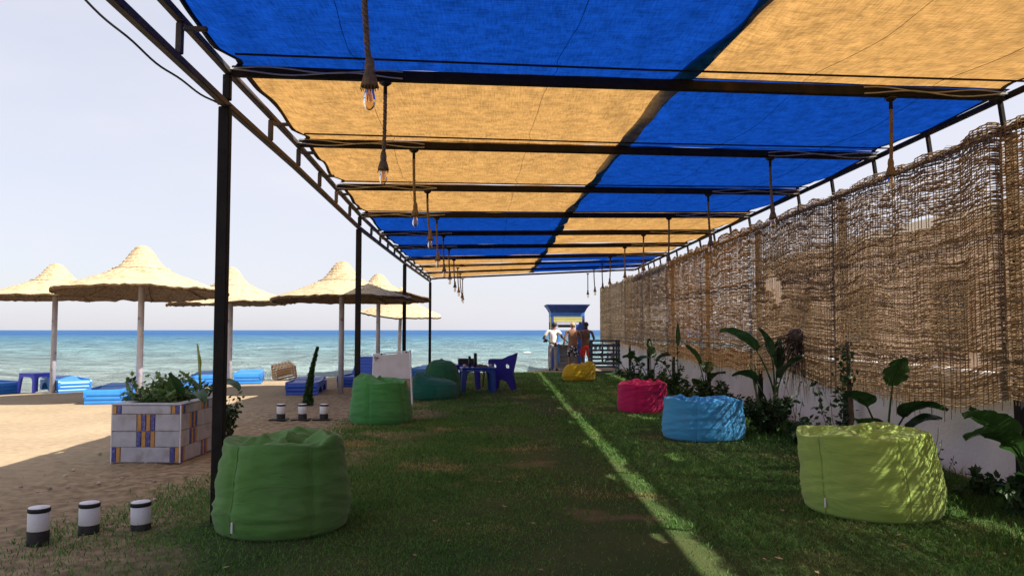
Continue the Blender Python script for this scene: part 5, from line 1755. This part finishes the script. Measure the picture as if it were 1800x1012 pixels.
# ------------------------------------------------------------------ people
def skinmesh(name, joints, edges, m, parent, root=0, sub=2, smooth=True):
    me = bpy.data.meshes.new(name)
    names = list(joints)
    idx = {n: i for i, n in enumerate(names)}
    me.from_pydata([joints[n][0] for n in names], [(idx[a], idx[b]) for a, b in edges], [])
    o = bpy.data.objects.new(name, me)
    link(o, parent)
    s = o.modifiers.new('skin', 'SKIN')
    s.use_smooth_shade = smooth
    me.skin_vertices.new() if not me.skin_vertices else None
    for i, n in enumerate(names):
        r_ = joints[n][1]
        me.skin_vertices[0].data[i].radius = (r_, r_) if not isinstance(r_, tuple) else r_
        me.skin_vertices[0].data[i].use_root = (i == root)
    u = o.modifiers.new('sub', 'SUBSURF')
    u.levels = sub
    u.render_levels = sub
    me.materials.append(m)
    return o
def body_of(parent, skin, J, hands):
    j = dict(J)
    e = [('pelvis', 'waist'), ('waist', 'chest'), ('chest', 'neckbase'), ('neckbase', 'neck'), ('neck', 'jaw'), ('jaw', 'skull'), ('skull', 'crown')]
    for s in 'lr':
        e += [('neckbase', 'sh' + s), ('sh' + s, 'el' + s), ('el' + s, 'wr' + s), ('wr' + s, 'palm' + s), ('pelvis', 'hip' + s), ('hip' + s, 'kn' + s), ('kn' + s, 'an' + s), ('an' + s, 'toe' + s)]
        w_, pm = Vector(j['wr' + s][0]), Vector(j['palm' + s][0])
        d = (pm - w_).normalized()
        sd_ = d.cross(Vector(hands[s])).normalized()
        nrm = Vector(hands[s]).normalized()
        for k, (o, ln) in enumerate(((-.030, .062), (-.010, .075), (.010, .070), (.030, .055))):
            b = pm + sd_ * o * .8 + d * .02
            m_ = b + d * ln * .55 + sd_ * o * .2
            t_ = m_ + (d * .75 + nrm * .6).normalized() * ln * .5
            for nm, pp, r_ in ((f'fa{k}', b, .010), (f'fb{k}', m_, .009), (f'fc{k}', t_, .0075)):
                j[nm + s] = (tuple(pp), r_)
            e += [('palm' + s, f'fa{k}{s}'), (f'fa{k}{s}', f'fb{k}{s}'), (f'fb{k}{s}', f'fc{k}{s}')]
        b = w_ + d * .035 + sd_ * .03
        t_ = b + (d + sd_).normalized() * .04
        j['tha' + s] = (tuple(b), .011); j['thb' + s] = (tuple(t_), .009)
        e += [('palm' + s, 'tha' + s), ('tha' + s, 'thb' + s)]
    return skinmesh('body', j, e, skin, parent)
def limbs(z=1.0, w=1.0, heading=(0, 1), shl=(-.20, 0, 1.44), shr=(.20, 0, 1.44), ell=None, elr=None, wrl=None, wrr=None, headoff=(0, .02), stance=.10, lean=(0, 0), footdir=(0, 1)):
    lx_, ly_ = lean
    hx, hy = headoff
    J = {}
    J['pelvis'] = ((0, 0, .95), (.155 * w, .115))
    J['waist'] = ((lx_ * .3, ly_ * .3, 1.10), (.14 * w, .105))
    J['chest'] = ((lx_ * .7, ly_ * .7, 1.30), (.165 * w, .115))
    J['neckbase'] = ((lx_, ly_, 1.45), (.10 * w, .075))
    J['neck'] = ((lx_ + hx * .4, ly_ + hy * .4, 1.53), .055)
    J['jaw'] = ((lx_ + hx * .9, ly_ + hy, 1.60), (.066, .078))
    J['skull'] = ((lx_ + hx, ly_ + hy * .8, 1.68), (.082, .095))
    J['crown'] = ((lx_ + hx, ly_ + hy * .6, 1.745), (.06, .07))
    J['shl'] = ((lx_ + shl[0] * w, ly_ + shl[1], shl[2]), .058); J['shr'] = ((lx_ + shr[0] * w, ly_ + shr[1], shr[2]), .058)
    for s, sx in (('l', -1), ('r', 1)):
        el = ell if s == 'l' else elr
        wr = wrl if s == 'l' else wrr
        el = el or (sx * .26 * w, -.02, 1.16)
        wr = wr or (sx * .27 * w, .04, .93)
        J['el' + s] = (el, .043); J['wr' + s] = (wr, .029)
        d = (Vector(wr) - Vector(el)).normalized()
        J['palm' + s] = (tuple(Vector(wr) + d * .075), (.038, .018))
        J['hip' + s] = ((sx * .095, 0, .88), .088 * w)
        J['kn' + s] = ((sx * stance, .015, .50), .058)
        J['an' + s] = ((sx * (stance + .01), -.01, .085), .037)
        J['toe' + s] = ((sx * (stance + .03) + footdir[0] * .12, .12 * footdir[1], .035), (.038, .026))
    return J
def sub_j(J, names, grow, ed):
    out_ = {}
    for n in names:
        p_, r_ = J[n]
        out_[n] = (p_, tuple(q + grow for q in r_) if isinstance(r_, tuple) else r_ + grow)
    return out_, ed
def trousers(parent, J, m, length='long', loose=.02, name='trousers'):
    j = {'pelvis': (J['pelvis'][0], (.165, .128)), 'waistband': ((J['waist'][0][0] * .8, J['waist'][0][1] * .8, 1.035), (.155, .12))}
    e = [('pelvis', 'waistband')]
    for s in 'lr':
        j['hip' + s] = (J['hip' + s][0], J['hip' + s][1] + loose)
        j['kn' + s] = (J['kn' + s][0], J['kn' + s][1] + loose * 1.2)
        e += [('pelvis', 'hip' + s), ('hip' + s, 'kn' + s)]
        if length == 'long':
            a = Vector(J['an' + s][0]); j['an' + s] = ((a.x, a.y, .075), J['an' + s][1] + loose * 1.1)
            e.append(('kn' + s, 'an' + s))
    return skinmesh(name, j, e, m, parent)
def shoe(parent, J, s, m):
    a, t_ = Vector(J['an' + s][0]), Vector(J['toe' + s][0])
    j = {'heel': ((a.x, a.y - .03, .042), (.045, .04)), 'mid': (((a.x + t_.x) / 2, (a.y + t_.y) / 2, .038), (.046, .036)), 'tip': ((t_.x, t_.y + .03, .03), (.042, .028))}
    return skinmesh('shoe', j, [('heel', 'mid'), ('mid', 'tip')], m, parent, sub=1)
def hair(parent, J, m, r_=.098, zoff=.015, back=-.01):
    c = Vector(J['skull'][0])
    mb = MB()
    n, mm = 16, 9
    b = 0
    for i in range(mm + 1):
        th = PI * .62 * i / mm
        for k in range(n):
            a = 2 * PI * k / n
            front = max(0, math.sin(a))
            lim = 1 - .35 * front
            q = th * lim
            rr = r_ * (1 + .03 * float(vnoise(k * .9, i * .9, 3)))
            mb.v.append((c.x + rr * .93 * math.sin(q) * math.cos(a), c.y + back + rr * 1.1 * math.sin(q) * math.sin(a), c.z + zoff + rr * 1.02 * math.cos(q)))
    for i in range(mm):
        for k in range(n):
            mb.f.append((i * n + k, (i + 1) * n + k, (i + 1) * n + (k + 1) % n, i * n + (k + 1) % n))
    return mb.build('hair', m, parent, True)
def face(parent, J, skin, m_eye, rz=0):
    c = Vector(J['skull'][0])
    def rt(x, y, z):
        return Vector((x * math.cos(rz) - y * math.sin(rz), x * math.sin(rz) + y * math.cos(rz), z))
    mb = MB(); mb.tube([c + rt(0, .085, .005), c + rt(0, .115, -.028), c + rt(0, .09, -.036)], [.008, .014, .008], 6); mb.build('nose', skin, parent, True)
    for s in (-1, 1):
        mb = MB(); mb.ball(c + rt(s * .032, .088, .003), .011, 8, 5); mb.build('eye', m_eye, parent, True)
        mb = MB(); mb.ball(c + rt(s * .083, -.005, -.012), .03, 8, 5, (.4, .7, 1)); mb.build('ear', skin, parent, True)
    mb = MB(); mb.ball(c + rt(0, .085, -.062), .02, 8, 5, (1.2, .5, .35)); mb.build('mouth', M['lip'], parent, True)
def skin_m(name, c, c2): return pmat(name, c, c2, 6, .5, .1, 60, .35)
M['skin_dark'] = skin_m('dark_skin', (.095, .045, .027), (.12, .06, .035))
M['skin_tan'] = skin_m('tanned_skin', (.22, .105, .058), (.27, .135, .075))
M['skin_brown'] = skin_m('brown_skin', (.11, .05, .03), (.14, .066, .04))
M['lip'] = pmat('lips', (.18, .06, .05), None, 5, .5)
M['eye'] = pmat('eyes', (.02, .015, .012), None, 5, .2)
M['hair_dark'] = pmat('dark_hair', (.012, .009, .008), (.025, .018, .015), 40, .7)
M['hair_fair'] = pmat('cropped_fair_hair', (.42, .27, .17), (.52, .36, .24), 40, .7)
M['shirt_white'] = pmat('white_shirt', (.72, .68, .64), (.80, .77, .73), 5, .85)
M['trouser_grey'] = pmat('grey_trousers', (.28, .29, .33), (.35, .36, .40), 8, .85)
M['shorts_red'] = pmat('red_shorts', (.62, .035, .025), (.72, .05, .035), 6, .8)
M['shorts_pattern'] = pmat('black_white_patterned_shorts', (.015, .017, .03), (.62, .62, .64), 17, .85, lo=.52, hi=.56)
M['shoe'] = pmat('dark_shoe', (.02, .018, .018), None, 5, .6)

# man in white shirt: back three-quarters to us, right arm out to the window, left hand holding a dark phone
pd = 28.6
def person_at(px, label, d):
    x = at_y(px, 640, d).x
    return thing('person', label, 'person', (x, d, gz(x, d) + .0), 0, 'people standing at the kiosk'), x
pA_, xA = person_at(972, 'person in white shirt and grey trousers at the kiosk, arm stretched towards the bare-backed man', pd)
J = limbs(w=1.0, ell=(-.36, -.02, 1.20), wrl=(-.22, .14, 1.13), elr=(.35, .10, 1.23), wrr=(.52, .28, 1.10), headoff=(.02, .04), stance=.11, lean=(.02, -.01), footdir=(.4, .9))
body_of(pA_, M['skin_dark'], J, {'l': (.6, .5, 0), 'r': (0, .6, -.6)})
j = {'hem': ((0, 0, .99), (.172, .135)), 'waist': (J['waist'][0], (.168, .13)), 'chest': (J['chest'][0], (.188, .135)), 'nb': ((.02, -.01, 1.455), (.10, .08)), 'shl': (J['shl'][0], .075), 'shr': (J['shr'][0], .075)}
for s in 'lr':
    a, b = Vector(J['sh' + s][0]), Vector(J['el' + s][0])
    j['sl' + s] = (tuple(a.lerp(b, .75)), .070)
skinmesh('shirt', j, [('hem', 'waist'), ('waist', 'chest'), ('chest', 'nb'), ('nb', 'shl'), ('nb', 'shr'), ('shl', 'sll'), ('shr', 'slr')], M['shirt_white'], pA_)
trousers(pA_, J, M['trouser_grey'])
for s in 'lr': shoe(pA_, J, s, M['shoe'])
hair(pA_, J, M['hair_dark'], .094)
face(pA_, J, M['skin_dark'], M['eye'])
wr = Vector(J['palml'][0]) + Vector((pA_.location.x, pA_.location.y, pA_.location.z))
t = thing('phone', 'dark phone held in the left hand of the white shirted person', 'phone', tuple(wr + Vector((-.10, .0, -.02))), .3)
mb = MB(); mb.box((0, 0, 0), (.15, .012, .075), bev=.004); mb.build('case', M['plastic_black'], t)
mb = MB(); mb.box((0, .008, 0), (.135, .003, .062)); mb.build('screen', M['dark_glass'], t)

pB_, xB = person_at(1007, 'bare-backed person with cropped fair hair and black and white patterned shorts', pd - .25)
J = limbs(w=1.12, ell=(-.30, -.04, 1.18), wrl=(-.34, .02, .94), elr=(.30, .06, 1.20), wrr=(.14, .26, 1.24), headoff=(0, .04), stance=.12, lean=(0, .0))
for k in ('pelvis', 'waist', 'chest'):
    J[k] = (J[k][0], (J[k][1][0] * 1.08, J[k][1][1] * 1.1))
body_of(pB_, M['skin_tan'], J, {'l': (.5, .4, 0), 'r': (-.2, .6, 0)})
trousers(pB_, J, M['shorts_pattern'], 'short', .035, 'shorts')
hair(pB_, J, M['hair_fair'], .093)
face(pB_, J, M['skin_tan'], M['eye'])
pC_, xC = person_at(1030, 'dark haired shirtless person in bright red shorts, hand on the neighbour', pd - .1)
J = limbs(w=1.1, ell=(-.33, .06, 1.28), wrl=(-.50, .04, 1.36), elr=(.31, .0, 1.16), wrr=(.24, .18, 1.05), headoff=(.01, .04), stance=.12, lean=(.0, .0))
body_of(pC_, M['skin_brown'], J, {'l': (0, .6, -.3), 'r': (-.5, .3, 0)})
trousers(pC_, J, M['shorts_red'], 'short', .035, 'shorts')
hair(pC_, J, M['hair_dark'], .105, .018)
face(pC_, J, M['skin_brown'], M['eye'])

# ------------------------------------------------------------------ plants
M['leaf_dark'] = pmat('broad_leaf', (.020, .060, .018), (.035, .085, .022), 5, .38, .25, 30, .45, transl=.28, stretch=(1, 1, 1))
M['leaf_mid'] = pmat('mid_green_leaf', (.035, .10, .022), (.055, .135, .03), 5, .4, .2, 30, .4, transl=.32)
M['leaf_lime'] = pmat('yellow_green_leaf', (.20, .26, .035), (.27, .31, .06), 5, .4, .2, 30, .4, transl=.4)
M['leaf_small'] = pmat('small_leaf', (.022, .060, .018), (.045, .095, .026), 3, .45, 0, 30, .35, transl=.25, island=.45)
M['leaf_planter'] = pmat('planter_leaf', (.07, .14, .04), (.13, .20, .06), 3, .45, 0, 30, .35, transl=.3, island=.4)
M['stem_green'] = pmat('green_stem', (.05, .085, .025), (.09, .11, .04), 6, .55)
M['stem_brown'] = pmat('brown_stem', (.075, .05, .033), (.12, .085, .055), 14, .85, .4, 40)
M['dry_frond'] = pmat('dry_palm_frond', (.075, .06, .05), (.14, .11, .085), 14, .9, island=.3)
def broad_leaf(parent, base, az, elev, plen, blen, bw, droop, m, roll=0.0, fold=.25, shape=.75, tear=0, seed=1, name='leaf'):
    """petiole then blade; both curve over by DROOP; blade folds up along its midrib"""
    h = Vector((math.cos(az), math.sin(az), 0))
    side0 = Vector((-h.y, h.x, 0))
    mb = MB()
    p = Vector(base)
    path = [p.copy()]
    e = elev
    for k in range(6):
        p = p + (h * math.cos(e) + Vector((0, 0, 1)) * math.sin(e)) * plen / 6
        e -= droop * .25 / 6
        path.append(p.copy())
    mb.tube(path, [.016 - .001 * k for k in range(7)], 6)
    n = 34
    rows_ = []
    mid = []
    for k in range(n + 1):
        s = k / n
        d = h * math.cos(e) + Vector((0, 0, 1)) * math.sin(e)
        nrm = side0.cross(d).normalized() * -1
        if nrm.z < 0: nrm = -nrm
        sd_ = (side0 * math.cos(roll) + nrm * math.sin(roll)).normalized()
        up_ = d.cross(sd_).normalized()
        if up_.z < 0: up_ = -up_
        w_ = bw * (max(0.0, math.sin(PI * min(1, s ** shape))) ** .62) * (1 if k < n else 0) + .002
        row = []
        for j in range(-4, 5):
            u = j / 4
            cut = 1.0
            if tear and abs(u) > .3:
                cut = 1 - tear * max(0, float(vnoise(s * 11 + (3 if u > 0 else 0), seed, seed))) * abs(u)
            lift = fold * bw * (abs(u) ** 1.5) * .5 + .06 * bw * float(vnoise(s * 5, u * 2 + seed, seed)) + .012 * bw * math.sin(s * 2 * PI * 15 - abs(u) * 5)
            row.append(tuple(p + sd_ * (w_ * u * cut / 1.0) * .5 * 2 * .5 + up_ * lift))
        rows_.append(row)
        mid.append(p.copy())
        p = p + d * blen / n
        e -= droop * .75 / n
    mb.quadgrid(rows_)
    mb.tube([q - Vector((0, 0, .004)) for q in mid], [.009 * (1 - k / (n + 1)) + .001 for k in range(n + 1)], 5)
    return mb.build(name, m, parent, True)
def small_leaves(n, f, size, seed, droopy=.3):
    """n leaf-shaped faces; f(r)->(pos, outward)"""
    r = random.Random(seed)
    mb = MB()
    for i in range(n):
        p, o = f(r)
        s = size * r.uniform(.6, 1.35)
        d = (Vector(o).normalized() * .8 + Vector((r.uniform(-1, 1), r.uniform(-1, 1), r.uniform(-1, .8))) * .8 - Vector((0, 0, droopy))).normalized()
        sd_ = d.orthogonal().normalized()
        sd_.rotate(Matrix.Rotation(r.uniform(0, 2 * PI), 3, d))
        p = Vector(p)
        nn = d.cross(sd_)
        b = len(mb.v)
        mb.v += [tuple(p), tuple(p + d * s * .45 + sd_ * s * .30 + nn * s * .08), tuple(p + d * s), tuple(p + d * s * .45 - sd_ * s * .30 + nn * s * .08)]
        mb.f += [(b, b + 1, b + 2), (b, b + 2, b + 3)]
    return mb
def shrub(label, loc, rx, ry, h, n, size, seed, m='leaf_small', cat='shrub', nst=9, group=None):
    t = thing('shrub', label, cat, loc, 0, group)
    r = random.Random(seed)
    tips = []
    mb = MB()
    for k in range(nst):
        a = r.uniform(0, 2 * PI); q = math.sqrt(r.random())
        tip = Vector((rx * q * math.cos(a), ry * q * math.sin(a), h * r.uniform(.45, 1.05)))
        midp = tip * .5 + Vector((r.uniform(-.05, .05), r.uniform(-.05, .05), .05))
        pts = [Vector((tip.x * .15, tip.y * .15, -.03)), midp, tip]
        mb.tube(pts, [.008, .006, .003], 5)
        tips.append(pts)
    mb.build('stem', M['stem_brown'], t)
    def f(r_):
        pts = r_.choice(tips)
        s = r_.random() ** .6
        p = pts[0].lerp(pts[1], s * 2) if s < .5 else pts[1].lerp(pts[2], s * 2 - 1)
        o = Vector((r_.gauss(0, 1), r_.gauss(0, 1), r_.gauss(.3, .8)))
        return p + o.normalized() * r_.random() * .13 * max(.4, h), o
    o = small_leaves(n, f, size, seed).build('foliage', M[m], t)
    return t
def sprig(label, loc, pts_list, n, size, seed, m='leaf_small', rad=.006, group=None, cat='plant', name='leafy_plant', spread=.04):
    """thin stems with small leaves along them"""
    t = thing(name, label, cat, loc, 0, group)
    mb = MB()
    for pts in pts_list:
        mb.tube(pts, [rad * (1 - .6 * k / max(1, len(pts) - 1)) for k in range(len(pts))], 5)
        if len(pts_list) < 9:
            mb.build('stem', M['stem_brown'], t); mb = MB()
    if mb.v:
        mb.build('stem', M['stem_brown'], t)['kind'] = 'stuff'
    def f(r_):
        pts = r_.choice(pts_list)
        s = (.25 + .75 * r_.random()) * (len(pts) - 1)
        i = min(int(s), len(pts) - 2)
        p = Vector(pts[i]).lerp(Vector(pts[i + 1]), s - i)
        o = Vector((r_.gauss(0, 1), r_.gauss(0, 1), r_.gauss(0, 1)))
        return p + o.normalized() * spread * r_.random(), o
    small_leaves(n, f, size, seed).build('foliage', M[m], t)
    return t
def bed(px, d):
    """point on the ground under pixel column px at distance d"""
    return Vector((at_y(px, 700, d).x, d, 0.0))
def loc_of(px, py, d, base):
    q = at_y(px, py, d)
    return (q.x - base.x, 0.0, q.z - base.z)
def stemcurve(base, px0, px1, py, d, dy=0, n=6, bow=.0):
    b = Vector((at_y(px0, 700, d).x - base.x, dy, 0))
    e = Vector((at_y(px1, py, d).x - base.x, dy, at_y(px1, py, d).z - base.z))
    return [tuple(b.lerp(e, k / n) + Vector((bow * math.sin(PI * k / n), .02 * math.sin(k * 2), 0))) for k in range(n + 1)]
# strelitzia in the middle of the fence
d = 11.2
b = bed(1362, d)
t = thing('banana_plant', 'tall plant with broad paddle leaves on thick stems, in the middle of the fence bed', 'plant', tuple(b))
mb = MB(); mb.tube([(.0, 0, -.05), (.0, 0, .3), (.03, .0, .75)], [.05, .045, .03], 8); mb.build('trunk', M['stem_green'], t, True)
broad_leaf(t, (0, 0, .55), R(172), R(78), .70, .62, .27, 1.45, M['leaf_mid'], .5, .3, seed=2, tear=.25)
broad_leaf(t, (0, .02, .55), R(150), R(92), .56, .46, .24, .75, M['leaf_dark'], .7, .2, seed=3)
broad_leaf(t, (0, -.02, .5), R(60), R(72), .46, .52, .23, .35, M['leaf_dark'], .9, .2, seed=4)
broad_leaf(t, (.0, .02, .3), R(-60), R(84), .52, .50, .34, 1.3, M['leaf_dark'], .3, .3, seed=5, tear=.2)
broad_leaf(t, (-.02, .02, .1), R(190), R(80), .7, .42, .22, 1.9, M['leaf_dark'], .4, .3, seed=6)
for px0, px1 in ((1332, 1327), (1346, 1318)):
    mb = MB(); mb.tube(stemcurve(b, px0, px1, 640, d), .014, 6); mb.build('stem', M['stem_green'], t, True)
# plant behind the lime bean bag
d = 8.1
b = bed(1556, d)
t = thing('monstera_plant', 'plant with round sun-striped leaf and dark paddle leaves behind the lime bean bag', 'plant', tuple(b))
broad_leaf(t, (0, 0, .0), R(-78), R(88), .93, .36, .38, .85, M['leaf_mid'], .1, .08, .60, tear=.45, seed=7)
broad_leaf(t, (.02, .05, .0), R(-42), R(86), .62, .46, .38, 2.1, M['leaf_dark'], -.3, .2, .65, seed=8)
broad_leaf(t, (-.02, .0, .0), R(200), R(84), .74, .36, .28, 1.9, M['leaf_dark'], .2, .3, .7, seed=9)
broad_leaf(t, (-.05, -.02, .0), R(215), R(80), .48, .34, .30, 1.7, M['leaf_mid'], .1, .3, .7, seed=10)
broad_leaf(t, (.03, -.05, .0), R(-20), R(80), .50, .34, .26, 1.7, M['leaf_dark'], .1, .3, .7, seed=11)
# banana at the right edge
d = 6.35
b = bed(1812, d)
t = thing('banana_plant', 'plant with long torn leaves reaching in from the right edge, beside the white wall', 'plant', tuple(b))
broad_leaf(t, (0, 0, .0), R(200), R(84), .46, .72, .26, 1.9, M['leaf_mid'], .35, .3, .75, tear=.55, seed=12)
broad_leaf(t, (.02, -.06, .0), R(188), R(78), .62, .55, .24, 1.5, M['leaf_mid'], .55, .3, .75, tear=.4, seed=13)
broad_leaf(t, (.02, .05, .0), R(120), R(82), .5, .5, .26, 1.2, M['leaf_dark'], .2, .3, .75, tear=.2, seed=14)
broad_leaf(t, (.0, .05, .0), R(235), R(70), .25, .45, .22, 1.5, M['leaf_dark'], .2, .3, .75, tear=.3, seed=15)
# far plants
for (px, d, label, leaves) in (
        (1240, 15.0, 'dark paddle leaved plant with split leaf, behind the sky blue bean bag', ((150, 88, .85, .48, .30, 1.1, .5), (60, 86, .68, .40, .26, 1.6, .2), (210, 80, .35, .35, .32, 1.3, .2), (-50, 82, .58, .36, .3, 1.7, .0))),
        (1143, 19.6, 'plant with two wide dark leaves on thin stalks beside the crimson bean bag', ((100, 92, .80, .50, .42, .7, .7), (-20, 84, .72, .40, .36, 1.6, .2), (170, 80, .75, .45, .28, 1.9, .3))),
        (1192, 17.3, 'plant with one tall narrow upright leaf against the reed fence', ((80, 89, 1.15, .52, .15, .1, .8), (170, 80, .7, .35, .12, 1.4, .3))),
        (1108, 22.0, 'small arching leafed plant at the far end of the bed by the rack', ((170, 75, .6, .5, .26, 1.9, .3), (10, 80, .6, .45, .24, 1.7, .3), (-90, 80, .7, .4, .26, 1.2, .3)))):
    b = bed(px, d)
    t = thing('broadleaf_plant', label, 'plant', tuple(b))
    for k, (az, el, pl_, bl, bw, dr_, ro) in enumerate(leaves):
        broad_leaf(t, (random.uniform(-.03, .03), random.uniform(-.03, .03), 0), R(az), R(el), pl_, bl, bw, dr_, M['leaf_dark'], ro, .25, .72, tear=.25, seed=20 + k + int(px))
# low shrubs along the wall
for (px, d, rx, ry, h, n, sz, label) in (
        (1345, 11.0, .55, .5, .62, 1500, .075, 'dense dark shrub under the tall paddle leaved plant'),
        (1400, 10.0, .42, .45, .40, 700, .075, 'dark shrub at the foot of the wall right of the sky blue bean bag'),
        (1255, 14.2, .60, .5, .72, 1300, .08, 'dark bushy shrub just behind the sky blue bean bag'),
        (1300, 12.8, .45, .5, .55, 900, .075, 'rounded dark shrub by the white wall behind the blue bag'),
        (1195, 17.0, .5, .5, .62, 900, .085, 'loose dark shrub right of the crimson bean bag'),
        (1150, 19.3, .5, .5, .62, 800, .085, 'dark shrub behind the crimson bean bag'),
        (1112, 21.6, .5, .4, .5, 600, .085, 'low shrub at the far end of the bed'),
        (1725, 6.9, .45, .35, .26, 700, .06, 'low creeping shrub at the wall foot near the right edge'),
        (1800, 6.2, .40, .40, .42, 900, .06, 'low shrub under the torn leaves at the right edge'),
        (1480, 8.9, .35, .35, .26, 400, .065, 'low dark shrub behind the left side of the lime bean bag')):
    b = bed(px, d)
    shrub(label, (min(b.x, 4.45), d, 0), rx, ry, h * .8, int(n * .75), sz, int(px), group='shrubs along the white wall')
# thin leafy vines against the white wall
d = 9.2
b = bed(1478, d)
sprig('thin vine with small round leaves climbing the white wall left of the round leaved plant', tuple(b), [stemcurve(b, 1472, 1436, 665, d, bow=-.05), stemcurve(b, 1474, 1480, 690, d, .05, bow=.04), stemcurve(b, 1470, 1455, 700, d, -.05)], 95, .075, 3, spread=.06, group=None)
b = bed(1487, 9.0)
t = thing('sapling', 'slender dark sapling trunk in front of the wall beside the thin vine', 'plant', tuple(b))
mb = MB(); mb.tube(stemcurve(b, 1492, 1489, 600, 9.0, bow=.02), [.04, .038, .036, .032, .028, .024, .02], 8); mb.build('trunk', M['stem_brown'], t, True)
def fsap(r_):
    z = r_.uniform(.35, 1.35)
    return (r_.gauss(0, .05), r_.gauss(0, .05), z), (r_.gauss(0, 1), r_.gauss(0, 1), .2)
small_leaves(170, fsap, .07, 8).build('foliage', M['leaf_small'], t)
b = bed(1640, 7.3)
sprig('bare twiggy plant with few buds right of the lime bean bag', tuple(b), [stemcurve(b, 1640, 1648, 750, 7.3), stemcurve(b, 1641, 1638, 765, 7.3, .02), stemcurve(b, 1640, 1652, 772, 7.3, -.02), stemcurve(b, 1655, 1672, 800, 7.3, -.03)], 40, .035, 5, spread=.02)
b = bed(1385, 10.6)
sprig('bent bare twigs leaning on the white wall under the dry palm bundle', tuple(b), [stemcurve(b, 1390, 1352, 690, 10.6, bow=-.05), stemcurve(b, 1392, 1405, 670, 10.6), stemcurve(b, 1398, 1372, 655, 10.6, bow=.06), stemcurve(b, 1400, 1410, 700, 10.6)], 40, .05, 6, spread=.03)
b = bed(1175, 17.2)
sprig('wiry plant with scattered small leaves between crimson and blue bean bags', tuple(b), [stemcurve(b, 1175, 1168, 605, 17.2), stemcurve(b, 1180, 1186, 600, 17.2), stemcurve(b, 1172, 1160, 640, 17.2), stemcurve(b, 1184, 1196, 640, 17.2)], 130, .09, 7, spread=.10)
b = bed(1120, 20.6)
sprig('wiry plant with scattered small leaves behind the crimson bean bag', tuple(b), [stemcurve(b, 1120, 1112, 630, 20.6), stemcurve(b, 1122, 1128, 635, 20.6), stemcurve(b, 1118, 1104, 650, 20.6)], 120, .10, 8, spread=.12)
# dried palm bundle tied to the fence
c = at_y(1402, 592, 11.3)
t = thing('dry_palm_bundle', 'dark dried palm frond bundle hanging on the reed fence above the shrubs', 'palm bundle', (c.x, c.y, c.z), 0)
r = random.Random(4)
mb = MB()
for k in range(170):
    a = r.uniform(-2.9, .1) if k < 120 else r.uniform(-1.9, -1.2)
    ln = r.uniform(.25, .62) if k < 120 else r.uniform(.6, .95)
    q = Vector((math.cos(a), r.uniform(-.25, .25), math.sin(a) * .9 + .1))
    p0 = Vector((r.uniform(-.09, .09), r.uniform(-.06, .06), r.uniform(-.05, .08)))
    pts = [p0, p0 + q * ln * .5, p0 + q * ln + Vector((0, 0, -.16 * ln * ln * 4 * .5))]
    mb.tube(pts, [.007, .006, .0015], 3)
mb.build('frond', M['dry_frond'], t)
mb = MB(); mb.ball((0, 0, .02), .13, 10, 7, (1.2, .7, .8)); mb.build('crown_knot', M['dry_frond'], t, True)

# planter greenery
pw = planter.location
r = random.Random(12)
sts = []
for k in range(26):
    x, y = r.uniform(.1, W_ - .1), r.uniform(.15, 1.12)
    hh = r.uniform(.12, .36)
    sts.append([(x, y, .58), (x + r.uniform(-.06, .06), y, .58 + hh * .6), (x + r.uniform(-.14, .14), y + r.uniform(-.1, .1), .58 + hh)])
sprig('bushy green herbs growing in the tiled planter box', (pw.x, pw.y, 0), sts, 900, .085, 14, 'leaf_planter', spread=.10, name='planter_herb')
t = thing('strelitzia', 'yellow green paddle leaves rising from the back of the tiled planter', 'plant', (pw.x + .62, pw.y + .95, .58))
broad_leaf(t, (0, 0, 0), R(150), R(88), .20, .55, .16, .15, M['leaf_lime'], .8, .3, .8, seed=31)
broad_leaf(t, (.02, 0, 0), R(150), R(65), .18, .42, .18, .9, M['leaf_mid'], .4, .3, .8, seed=32)
broad_leaf(t, (0, -.5, 0), R(230), R(80), .12, .34, .13, .6, M['leaf_dark'], .5, .3, .8, seed=33)
broad_leaf(t, (-.2, -.4, 0), R(120), R(85), .10, .32, .12, .3, M['leaf_mid'], .6, .3, .8, seed=34)
broad_leaf(t, (.08, -.6, .02), R(-40), R(70), .15, .35, .16, 2.4, M['leaf_dark'], .2, .3, .8, seed=35)
broad_leaf(t, (.05, .1, .0), R(-20), R(75), .2, .45, .2, 2.2, M['leaf_dark'], .2, .3, .8, seed=36)
shrub('dark shrub at the far corner of the tiled planter, behind the first steel post', (pw.x + .80, pw.y + 1.5, 0), .12, .12, .62, 260, .07, 77, 'leaf_small', group=None)

# slim cypress between the far bollards
p = put(541, 713)
t = thing('cypress', 'slim dark cypress sapling leaning right, behind the far bollards', 'tree', (p.x, p.y, 0))
hh = at_y(556, 612, p.y).z
def cyp(z):
    s = z / hh
    return Vector((.0 + .18 * s ** 1.7, 0, z))
mb = MB(); mb.tube([cyp(hh * k / 8) for k in range(9)], [.03 - .003 * k for k in range(9)], 6); mb.build('trunk', M['stem_brown'], t)
def fcy(r_):
    z = hh * r_.random() ** 1.15
    s = z / hh
    rad = (.10 - .03 * min(1, s * 4) if s < .25 else .07 * (1 - (s - .25) / .76)) + .004
    a = r_.uniform(0, 2 * PI)
    rr = rad * math.sqrt(r_.random())
    return cyp(z) + Vector((rr * math.cos(a), rr * math.sin(a), 0)), (math.cos(a) * .5, math.sin(a) * .5, 1.4)
small_leaves(3600, fcy, .045, 9, -.6).build('crown', M['leaf_small'], t)
